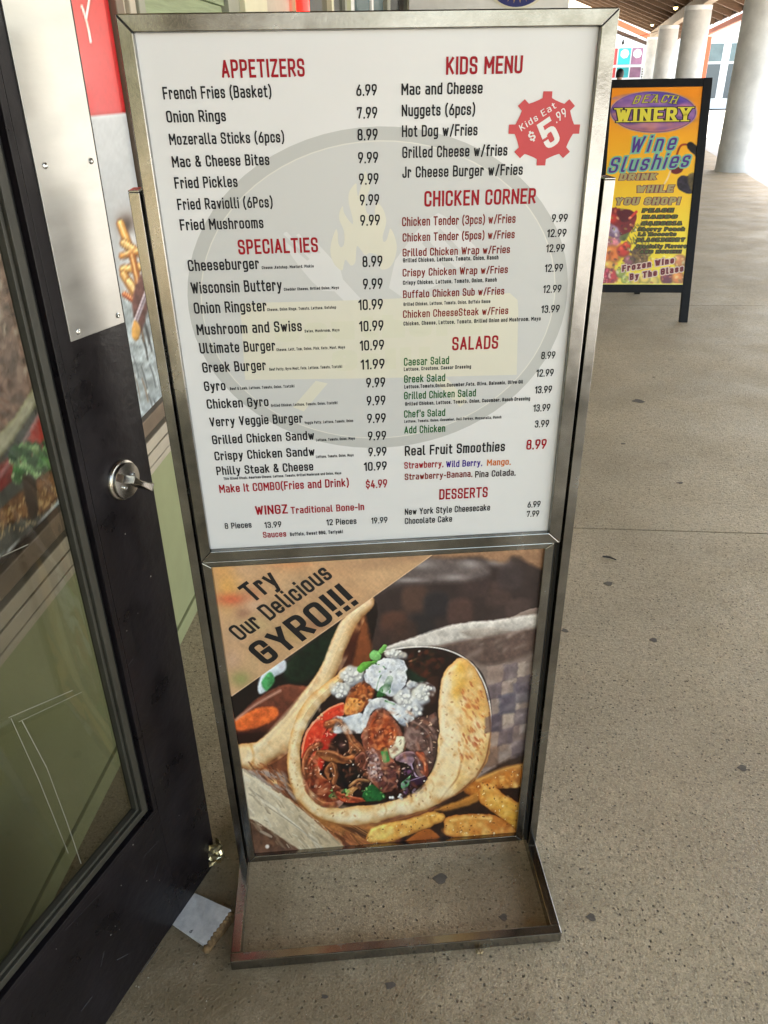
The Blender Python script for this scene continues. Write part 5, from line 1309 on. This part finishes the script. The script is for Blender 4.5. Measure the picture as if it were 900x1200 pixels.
# rear frame
top = Vector(w3(0, 1.60, -.035))
for x in (.20, .60):
    s = MB(); s.bar((x, top.y, top.z), (x, .90, .0), .045, .028, (0, 1, 0)); s.build('rear_leg', black_wood, wsign)
s = MB(); s.bar((.223, .83, .3), (.577, .83, .3), .028, .045, (0, 0, 1)); s.build('rear_rail', black_wood, wsign)
s = MB(); s.bar((.17, top.y + .003, top.z + .01), (.63, top.y + .003, top.z + .01), .02, .03); s.build('hinge_bar', steel_dark, wsign)
def paint_wine(P):
    rnd = random.Random(9)
    t = np.clip((P.Y - 110) / 170, 0, 1)[:, None]
    P.C[:] = np.array((226, 136, 30)) * (1 - t) + np.array((240, 214, 40)) * t
    # oval badge
    P.blob(0, 0, 1, 1, (0, 0, 0), 0)
    def el(cx, cy, rx, ry, n=28): return [(cx + rx * math.cos(6.2832 * k / n), cy + ry * math.sin(6.2832 * k / n)) for k in range(n)]
    P.shape(el(766, 131, 51.5, 25), (190, 150, 130), 1, wob=0, tex=0); P.shape(el(766, 131, 50, 24), (56, 44, 104), .8, wob=0, tex=0)
    P.shape(el(766, 131, 49, 23.2), (92, 74, 170), .8, wob=0, tex=.1, to=(176, 110, 116))
    for x, y, rx, ry, c in ((735, 123, 16, 5, (196, 130, 160)), (750, 115, 18, 4, (170, 110, 150)), (790, 117, 14, 4, (70, 60, 160)), (803, 124, 9, 3, (206, 110, 130)), (798, 140, 14, 3, (60, 50, 140)), (770, 148, 30, 4, (178, 120, 110)), (724, 133, 6, 2, (230, 160, 80)), (745, 143, 16, 3, (130, 100, 130))): P.blob(x, y, rx, ry, c, .75)
    # bottle pouring
    P.line([(799, 188), (793, 185), (797, 172), (803, 169), (809, 171)], 2.2, (140, 48, 24), 1); P.shape([(806, 168), (812, 167), (822, 176), (822, 186), (812, 180), (806, 173)], (24, 18, 20), 1)
    P.shape([(785, 196), (797, 195), (802, 190), (800, 200), (792, 204), (786, 201)], (96, 22, 28), 1); P.line([(786, 200), (783, 208), (779, 215)], 2, (226, 196, 150), 1)
    P.shape([(794, 212), (799, 206), (812, 207), (816, 214), (812, 226), (802, 226), (795, 220)], (36, 28, 40), 1, tex=.6, ts=3); P.shape([(806, 206), (820, 204), (820, 222), (812, 226)], (98, 84, 50), 2, tex=.4)
    # red drink, fruit heap
    P.shape([(706, 246), (724, 244), (745, 250), (742, 268), (730, 276), (714, 270), (700, 262)], (120, 26, 30), 1.2, tex=.2); P.shape([(724, 247), (738, 246), (744, 252), (736, 260), (726, 258)], (86, 12, 22), 1.5)
    P.line([(738, 256), (746, 248)], 3, (214, 60, 44), 1); P.blob(718, 256, 6, 6, (206, 54, 40), .9, 0, 2)
    P.shape([(700, 262), (716, 262), (728, 274), (726, 286), (712, 282), (700, 280)], (150, 110, 130), 2, tex=.4, ts=4); P.blob(721, 270, 4, 4, (200, 190, 220), .9); P.blob(716, 278, 5, 4, (60, 50, 90), .8)
    P.shape([(702, 276), (720, 278), (726, 286), (716, 290), (702, 286)], (196, 120, 130), 2, tex=.3)
    P.shape([(728, 276), (738, 272), (732, 282), (726, 280)], (84, 92, 50), 2, tex=.5)
    for x, y, r, c in ((718, 298, 11, (236, 132, 56)), (708, 302, 8, (230, 120, 50)), (731, 294, 8, (204, 58, 40)), (735, 288, 5, (214, 70, 40)), (714, 312, 7, (240, 170, 60)), (716, 324, 9, (206, 50, 44)), (706, 322, 10, (176, 34, 54)), (703, 330, 7, (150, 26, 46)),
                       (738, 306, 7, (150, 90, 100)), (782, 326, 8, (110, 32, 44)), (795, 326, 8, (222, 130, 50)), (797, 306, 8, (206, 130, 70)), (765, 330, 8, (226, 196, 90)), (756, 326, 7, (238, 206, 90)), (733, 328, 5, (170, 180, 70)), (738, 331, 4, (190, 196, 80)), (745, 330, 6, (220, 190, 70)), (728, 320, 6, (150, 160, 60)), (750, 310, 6, (230, 210, 90))):
        P.blob(x, y, r, r, [q * .62 for q in c], .95, 0, 4); P.blob(x - .6, y - .8, r * .86, r * .86, c, .95, 0, 3); P.blob(x - r * .35, y - r * .4, r * .3, r * .3, [min(255, q * 1.25 + 30) for q in c], .7)
    P.blob(717, 297, 2.4, 3, (170, 74, 24), .8)
    for k in range(50): P.blob(rnd.uniform(698, 713), rnd.uniform(314, 332), 1.2, 1.2, rnd.choice([(226, 90, 110), (120, 14, 34), (200, 50, 70)]), .8, 0, 2)
    for k in range(70): P.shape([(x_ := rnd.uniform(738, 762), y_ := rnd.uniform(262, 305)), (x_ + rnd.uniform(-4, 2), y_ - 5), (x_ + 2, y_)], rnd.choice([(60, 70, 40), (90, 96, 50), (120, 90, 50), (50, 50, 36)]), 1, tex=0, alpha=.5 if x_ > 748 else .8)
    P.shape([(742, 292), (752, 286), (760, 296), (758, 312), (748, 316), (740, 306)], (96, 66, 50), 1.5, tex=.5, ts=3, alpha=.8)
    P.detail([(698, 246), (745, 246), (742, 300), (738, 334), (698, 334)], [(250, 220, 150), (90, 30, 40), (230, 120, 70), (60, 30, 30), (250, 240, 220), (150, 150, 60)], 90, 1.1, rnd, .6)
    P.detail([(738, 300), (805, 303), (805, 334), (735, 334)], [(250, 230, 130), (140, 60, 40), (236, 150, 70), (100, 110, 50), (250, 240, 180)], 90, 1.2, rnd, .5)
    P.detail([(716, 115), (760, 108), (812, 122), (812, 142), (766, 154), (722, 142)], [(150, 120, 200), (60, 50, 130), (200, 140, 160), (110, 80, 170)], 60, 3, rnd, .3, elong=3, ang=0)
    P.shape([(700, 332), (826, 332), (826, 336), (700, 336)], (236, 216, 90), 1, smooth=False, wob=0)
def wpos3(U, V): return np.stack([U, WS.y * V + WN.y * -.006, WS.z * V + WN.z * -.006], 1)
wprint = print_sheet('sign_print', 200, 380, ((.1175, .7365), (.272, 1.598), wpos3), WINH, paint_wine, 'wine_print', wsign, rough=.3, coat=.2, gain=1.22)
def ink(c, nm): return mat(nm, lin(c), .4)
yl = ink((226, 214, 70), 'sign_yellow'); dk = ink((34, 26, 40), 'sign_dark'); yg = ink((190, 184, 84), 'sign_olive_yellow'); pu = ink((84, 48, 140), 'sign_purple'); te = ink((128, 190, 160), 'sign_mint')
mv = ink((128, 70, 74), 'sign_mauve'); kh = ink((178, 160, 104), 'sign_khaki'); dg = ink((84, 92, 34), 'sign_green'); rb = ink((78, 34, 20), 'sign_brown'); mr = ink((120, 26, 34), 'sign_maroon'); pk = ink((236, 206, 190), 'sign_pale_pink')
def wtext(s_, a, b, cap, f, o, ow, wgt=.16, slant=0, serif=False, gap=.12, arch=0):
    A = Vector((*wp(*a), 0)); B = Vector((*wp(*b), 0)); ux = B - A; w = ux.length; ux.normalize(); uy = Vector((-ux.y, ux.x, 0)); c = wp(a[0], a[1] - cap); cap = c[1] - A.y
    X3 = Vector(w3(ux.x, ux.y)); Y3 = Vector(w3(uy.x, uy.y)); O3 = Vector(w3(A.x, A.y, -.006))
    cv = (lambda t: arch * (1 - (2 * t - 1) ** 2)) if arch else None
    if o: text_obj('lettering_outline', s_, o, wprint, O3, X3, Y3, w, cap, off=.0012, nrm=WN, weight=wgt, ow=ow, slant=slant, serif=serif, gap=gap, curve=cv)
    text_obj('lettering', s_, f, wprint, O3, X3, Y3, w, cap, off=.0024, nrm=WN, weight=wgt, slant=slant, serif=serif, gap=gap, curve=cv)
wtext('BEACH', (741, 122), (792, 121.5), 9.5, yg, dk, .04, .13, .25, True, .25, arch=.010)
wtext('WINERY', (721.5, 143.2), (809.5, 141.8), 16.5, yl, dk, .06, .19, 0, True, .14)
wtext('Wine', (737, 179.5), (790, 175.5), 19, pu, te, .09, .13, .28, False, .28)
wtext('Slushies', (712, 203), (806, 195.5), 18, pu, te, .09, .13, .28, False, .2)
wtext('DRINK', (725.5, 211.2), (769, 210.8), 8, kh, mv, .07, .22, .12, False, .14)
wtext('WHILE', (745, 225.8), (788.5, 225.2), 8.6, kh, mv, .07, .22, .12, False, .14)
wtext('YOU SHOP!', (720.5, 240.2), (796, 239.8), 8.8, kh, mv, .07, .22, .12, False, .14)
for s_, a, b, cp in (('PEACH', (752.7, 249), (788.5, 248.7), 4.8), ('MANGO', (752.7, 256.3), (792.7, 256), 4.4), ('SANGRIA', (751.7, 264), (798.5, 263.8), 4.6), ('Cherry Peach', (747.3, 270.8), (802, 270.5), 4.5), ('LA Moscato', (747.7, 276.6), (792, 276.4), 4.3),
                     ('BLACKBERRY', (746, 283.4), (802, 283), 4.6), ('Specialty Flavors', (745.3, 291), (804, 290.6), 4.6), ('AND MORE!!!', (750, 297), (798, 296.8), 4)):
    wtext(s_, a, b, cp, dg, rb, .12, .22, .1, False, .22)
wtext('Frozen Wine', (729, 318.5), (790, 308.5), 7.6, mr, pk, .14, .24, .1, False, .18)
wtext('By The Glass', (738, 328.5), (801, 318), 7.6, mr, pk, .14, .24, .1, False, .18)

# ------------------------------------------------------------------ columns, roof, lights
cols = [((5.36, 16.84), 'nearest big round concrete column, at the right edge'), ((6.47, 25.9), 'second round concrete column, just right of the winery sign top'),
        ((7.76, 34.95), 'third round concrete column, overlapped by the second one'), ((9.2, 44.1), 'farthest and thinnest looking column of the row above the winery sign')]
def column(x, y, lab, visible=True):
    c = MB(); c.lathe([(.368, -.03), (.368, .02), (.36, .03), (.36, 3.20), (.352, 3.21), (.352, 3.23), (.36, 3.24), (.36, 3.33)], 48)
    o = c.build('column', conc_col, smooth=True); o.location = (x, y, 0)
    return tag(o, lab, 'column', 'round concrete columns along the walkway')
for (x, y), lab in cols: column(x, y, lab)
roof = thing('walkway_roof', 'brown timber lean-to roof with bare rafters over the walkway', 'roof', (0, 0, -.09))
def cx_(y): return 2.99 + .141 * y
Y0, Y1 = -3.2, 46.4
s = MB(); s.quadbox([(cx_(Y0) - .12, Y0, 3.421), (cx_(Y0) + .12, Y0, 3.421), (cx_(Y1) + .12, Y1, 3.421), (cx_(Y1) - .12, Y1, 3.421), (cx_(Y0) - .12, Y0, 3.72), (cx_(Y0) + .12, Y0, 3.72), (cx_(Y1) + .12, Y1, 3.72), (cx_(Y1) - .12, Y1, 3.72)])
s.build('beam', mat('pale_beam', (.34, .25, .16), .7, noise=.25, nscale=5), roof)
sl_ = math.tan(R_(20))
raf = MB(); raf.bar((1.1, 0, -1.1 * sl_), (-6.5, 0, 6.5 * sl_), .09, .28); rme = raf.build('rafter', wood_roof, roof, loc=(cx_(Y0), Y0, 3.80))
ny = int((Y1 - Y0) / 1.75)
for k in range(1, ny + 1):
    y = Y0 + k * 1.75; copy_part(rme, roof, (cx_(y), y, 3.80))
# deck boards above the rafters, board by board across the slope
nb = 30
for k in range(nb):
    a = 1.15 - k * .26; b = a - .275
    za = 3.972 - a * sl_; zb = 3.955 - b * sl_
    P8 = []
    for dz in (0, .03):
        P8 += [(cx_(Y0) + a, Y0, za + dz), (cx_(Y0) + b, Y0, zb + dz), (cx_(Y1) + b, Y1, zb + dz), (cx_(Y1) + a, Y1, za + dz)]
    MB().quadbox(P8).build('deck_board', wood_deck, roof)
s = MB(); s.quadbox([(cx_(Y0) + 1.12, Y0, 3.33), (cx_(Y0) + 1.16, Y0, 3.33), (cx_(Y1) + 1.16, Y1, 3.33), (cx_(Y1) + 1.12, Y1, 3.33), (cx_(Y0) + 1.12, Y0, 3.60), (cx_(Y0) + 1.16, Y0, 3.60), (cx_(Y1) + 1.16, Y1, 3.60), (cx_(Y1) + 1.12, Y1, 3.60)])
s.build('fascia', wood_roof, roof)
lamp_m = mat('warm_lamp', (.9, .8, .5), .4, emit=((1, .72, .28), 2.2))
for i, (px, py, Y) in enumerate(((792, 7.5, 28), (764.5, 28, 40))):
    d = RC @ np.array([px - 450, py - 600, 900.]); t = Y / d[1]; p = (d[0] * t, Y, EYE + d[2] * t)
    lp = thing('roof_lamp', ('larger' if i == 0 else 'smaller') + ' yellow glowing lamp under the timber roof ' + ('above the second column' if i == 0 else 'above the farthest column'), 'lamp', p, 0, 'lamps under the walkway roof')
    MB().lathe([(.02, .05), (.07, .04), (.075, .0), (.07, -.02)], 16).build('housing', steel_dark, lp, smooth=True)
    MB().lathe([(.065, -.021), (.06, -.05), (.035, -.08), (.004, -.09)], 16).build('bulb', lamp_m, lp, smooth=True)

# ------------------------------------------------------------------ far shop front bending right, hanging oval sign
far = thing('far_shop_front', 'row of pale shop windows continuing above the menu stand', 'building', (WX, 7.2, 0), -math.atan2(.15, .989))
def ff(name, m, x0, x1, y0, y1, z0, z1, par=None): return MB().box(x0, x1, y0, y1, z0, z1).build(name, m, par or far)
ff('wall', far_white, -.3, 0, 0, 30, 0, 5.6)
y = .1; k = 0
rk = random.Random(4)
while y < 28:
    w = rk.uniform(.7, 1.5)
    g_ = ff('window', darkglass if k % 3 else far_glass, .001, .02, y, y + w, .5, 2.9)
    ff('frame', cream_m if k % 2 else grey_trim, .001, .06, y + w + .002, y + w + .12, 0, 3.1, g_)
    if k % 2 == 0: ff('frame', far_white, .021, .04, y + w * .45, y + w * .52, .5, 2.9, g_)
    y += w + .25; k += 1
ff('awning', mat('awning_green', (.10, .12, .09), .7), .001, 1.0, 2, 28, 3.12, 3.25)
hs = thing('hanging_sign', 'white hanging board with dark blue oval sunburst above the menu stand', 'sign', (.52, 9.0, 2.175))
MB().box(-1.05, .50, .0, .03, .02, .62).build('board', far_white, hs, bevel=.003)
ov = MB().prism([(.33 * math.cos(a), -.002, .33 + .30 * math.sin(a)) for a in [6.2832 * q / 48 for q in range(48)]], (0, -.012, 0)).build('oval_rim', ink((226, 222, 200), 'oval_rim_white'), hs)
MB().prism([(.305 * math.cos(a), -.0145, .33 + .278 * math.sin(a)) for a in [6.2832 * q / 48 for q in range(48)]], (0, -.008, 0)).build('oval', ink((24, 36, 110), 'oval_blue'), ov)
gold = ink((214, 176, 70), 'oval_gold')
for q in range(14):
    a = math.pi * (1.0 + (q + .5) / 14); n_ = Vector((-math.sin(a), 0, math.cos(a)))
    c1 = Vector((.17 * math.cos(a), -.024, .33 + .15 * math.sin(a))); c2 = Vector((.275 * math.cos(a), -.024, .33 + .25 * math.sin(a)))
    MB().prism([c1 - n_ * .014, c1 + n_ * .014, c2], (0, -.003, 0)).build('ray', gold, ov)
MB().tube([(-.8, .015, .6), (-.8, .015, 1.3)], .008, 6).build('hanger', steel_dark, hs); MB().tube([(.3, .015, .6), (.3, .015, 1.3)], .008, 6).build('hanger', steel_dark, hs)

# ------------------------------------------------------------------ buildings across the plaza
def fp(px, py, Y):
    d = RC @ np.array([px - 450, py - 600, 900.]); t = Y / d[1]; return (d[0] * t, EYE + d[2] * t)
mural = thing('mural_shop', 'distant shop hung with red, turquoise and mauve banners left of the columns', 'building', (0, 56, 0))
def mb_(name, m, x0, x1, z0, z1, y0=-.05, y1=0, par=None): return MB().box(x0, x1, y0, y1, z0, z1).build(name, m, par or mural)
mb_('wall', far_white, 2.0, 13.4, 0, 4.9, 0, 3)
def XZ(px, py): return fp(px, py, 56)
x = lambda px: XZ(px, 75)[0]
z = lambda py: XZ(735, py)[1]
ban = ((712, 722, (214, 60, 58)), (723.5, 737.5, (50, 178, 180)), (739, 751.5, (150, 104, 128)), (700, 710, (60, 110, 170)))
for a, b, c in ban:
    mt = mat('banner_print', lin(c), .6, noise=.25, nscale=1.5)
    p_ = mb_('banner', mt, x(a), x(b), z(75.5), z(56.5)); mb_('banner', mat('banner_print_low', lin([q * .8 for q in c]), .6, noise=.3, nscale=2), x(a), x(b), z(91), z(79))
    if a in (723.5, 739):
        for q in range(7):
            an = q * .9; MB().lathe([(.001, -.06), (.14, -.06), (.14, -.075), (.001, -.075)], 10, (x((a + b) / 2) + .12 * math.cos(an), -.006 * q, z(63) + .11 * math.sin(an)), 'y').build('flower', far_white, p_)
mb_('rail', far_white, x(700), x(757), z(78.3), z(76.6), -.2, -.1)
for q in range(5): mb_('striped_sign', steel_dark, x(753), x(756.5), z(82 + q * 3) , z(80.6 + q * 3), -.12, -.06)
shop = thing('glass_shop', 'distant bright shop with tall teal windows between the columns on the right', 'building', (0, 52, 0))
def xs(px): return fp(px, 75, 52)[0]
def zs(py): return fp(845, py, 52)[1]
def gb(name, m, x0, x1, z0, z1, y0=-.05, y1=0, par=None): return MB().box(x0, x1, y0, y1, z0, z1).build(name, m, par or shop)
gb('wall', far_white, xs(800), xs(1100), 0, 5.2, 0, 4)
for a, b in ((829, 844.5), (853, 866), (874, 888), (905, 920)):
    w_ = gb('window', far_glass, xs(a), xs(b), zs(72), zs(51)); gb('window', mat('dim_window', (.07, .09, .10), .2), xs(a), xs(b), zs(115), zs(75))
    gb('frame', far_white, xs(a) - .06, xs(a) - .005, zs(116), zs(50), -.09, -.001, w_)
gb('pink_banner', mat('pink_banner', lin((226, 90, 150)), .6), xs(893), xs(900), zs(110), zs(92), -.1, -.06)
frm = thing('orange_portal', 'orange painted steel beam and post outside the walkway roof', 'steel frame', (0, 0, 0))
def F3(px, py, Y): q = fp(px, py, Y); return Vector((q[0], Y, q[1]))
pa, pb = F3(866, 22, 28), F3(829, 39, 36)
MB().bar(pa - (pb - pa) * 1.2, pb + (pb - pa) * .02, .14, .17).build('beam', orange_m, frm, bevel=.01)
pc = F3(828, 60, 36.3)
MB().box(pc.x - .10, pc.x + .10, 36.2, 36.4, -.03, pb.z - .09).build('post', orange_m, frm, bevel=.01)
MB().bar(F3(700, 15.5, 52), F3(768, 46.5, 52), .16, .26).build('beam', orange_m, frm, bevel=.01)
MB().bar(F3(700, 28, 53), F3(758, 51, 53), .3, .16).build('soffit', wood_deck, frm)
wire = MB(); wire.tube([(6.0, 38, 3.5), (6.6, 38, 3.15), (7.2, 38, 3.10), (8.0, 38, 3.3)], .012, 5)
wr = thing('string_light', 'single dark bulb on a sagging wire in front of the banners', 'string light', (0, 0, 0))
wire.build('wire', steel_dark, wr); p = fp(730, 50, 38)
MB().lathe([(.01, .12), (.03, .10), (.035, .05), (.06, .0), (.045, -.06), (.005, -.08)], 12, (p[0], 38, p[1])).build('bulb', mat('dark_bulb', (.05, .05, .045), .2), wr, smooth=True)
gr = thing('guard_rail', 'low metal rail on the bright plaza behind the first column', 'railing', (0, 0, 0))
for zz in (.55, .95): MB().tube([(8.3, 22.5, zz), (13, 24.5, zz)], .025, 6).build('rail', steel, gr)
for k in range(4): MB().tube([(8.3 + k * 1.5, 22.5 + k * .64, -.03), (8.3 + k * 1.5, 22.5 + k * .64, .97)], .025, 6).build('post', steel, gr)

# ------------------------------------------------------------------ passer-by, mostly hidden behind the winery sign
person = thing('person', 'dark haired passer-by whose head just shows over the winery sign', 'person', (3.86, 22.0, 0), math.pi)
def skinned(name, J, E, m, parent, root=0, lv=2):
    me = bpy.data.meshes.new(name); me.from_pydata([j[0] for j in J], E, []); me.materials.append(m)
    o = bpy.data.objects.new(name, me); COL.objects.link(o); o.parent = parent
    o.modifiers.new('skin', 'SKIN'); me.skin_vertices[0].data[root].use_root = True
    for i, j in enumerate(J): me.skin_vertices[0].data[i].radius = (j[1], j[2] if len(j) > 2 else j[1])
    s_ = o.modifiers.new('sub', 'SUBSURF'); s_.levels = lv; s_.render_levels = lv
    for p_ in me.polygons: p_.use_smooth = True
    return o
skin_m = mat('skin', (.42, .26, .18), .55, noise=.06); cloth_m = mat('navy_shirt', (.03, .04, .08), .8, noise=.15, nscale=20)
J = [((0, 0, .95), .14, .11), ((0, 0, 1.15), .13, .10), ((0, 0, 1.36), .16, .11), ((0, .01, 1.47), .06), ((0, .01, 1.55), .055), ((0, 0, 1.64), .075, .09), ((0, 0, 1.73), .07, .085),
     ((.17, 0, 1.40), .055), ((.22, .02, 1.13), .042), ((.23, -.05, .88), .03), ((.235, -.07, .79), .026), ((-.17, 0, 1.40), .055), ((-.22, .02, 1.13), .042), ((-.23, -.05, .88), .03), ((-.235, -.07, .79), .026),
     ((.09, 0, .86), .095), ((.10, -.06, .48), .06), ((.10, .0, .08), .04), ((.10, -.15, .03), .03), ((-.09, 0, .86), .095), ((-.10, .08, .48), .06), ((-.10, .15, .08), .04), ((-.10, .02, .03), .03)]
E = [(0, 1), (1, 2), (2, 3), (3, 4), (4, 5), (5, 6), (2, 7), (7, 8), (8, 9), (9, 10), (2, 11), (11, 12), (12, 13), (13, 14), (0, 15), (15, 16), (16, 17), (17, 18), (0, 19), (19, 20), (20, 21), (21, 22)]
skinned('body', J, E, skin_m, person)
J = [((0, 0, .93), .155, .125), ((0, 0, 1.15), .145, .115), ((0, 0, 1.37), .175, .125), ((0, 0, 1.45), .09), ((.18, 0, 1.40), .07), ((.215, .015, 1.2), .06), ((-.18, 0, 1.40), .07), ((-.215, .015, 1.2), .06)]
skinned('shirt', J, [(0, 1), (1, 2), (2, 3), (2, 4), (4, 5), (2, 6), (6, 7)], cloth_m, person)
J = [((0, 0, .96), .15, .12), ((.09, 0, .84), .108), ((.10, -.06, .48), .075), ((.10, 0, .12), .06), ((-.09, 0, .84), .108), ((-.10, .08, .48), .075), ((-.10, .15, .12), .06)]
skinned('trousers', J, [(0, 1), (1, 2), (2, 3), (0, 4), (4, 5), (5, 6)], mat('grey_trousers', (.08, .08, .09), .8), person)
hair = MB(); hair.lathe([(.088, 1.64), (.098, 1.69), (.094, 1.75), (.070, 1.80), (.03, 1.825), (.001, 1.83)], 20, (0, .012, 0))
hair.build('hair', mat('black_hair', (.012, .010, .009), .5, noise=.4, nscale=60), person, smooth=True)
MB().lathe([(.001, -.112), (.014, -.104), (.017, -.085), (.012, -.07)], 8, (0, 0, 1.64), 'y').build('nose', skin_m, person, smooth=True)
for sx in (-1, 1):
    MB().lathe([(.001, 0), (.022, .004), (.03, .012), (.001, .016)], 10, (sx * .078, .0, 1.64), 'x').build('ear', skin_m, person, smooth=True)
    MB().lathe([(.001, -.1), (.009, -.096), (.010, -.088), (.006, -.08)], 8, (sx * .03, 0, 1.67), 'y').build('eye', black_gask, person, smooth=True)
    MB().box(sx * .10 - .045, sx * .10 + .045, -.20 if sx > 0 else -.04, .07 if sx > 0 else .22, .0, .07).build('shoe', steel_dark, person, bevel=.02)
MB().box(-.025, .025, -.099, -.092, 1.595, 1.604).build('mouth', badge_red, person)
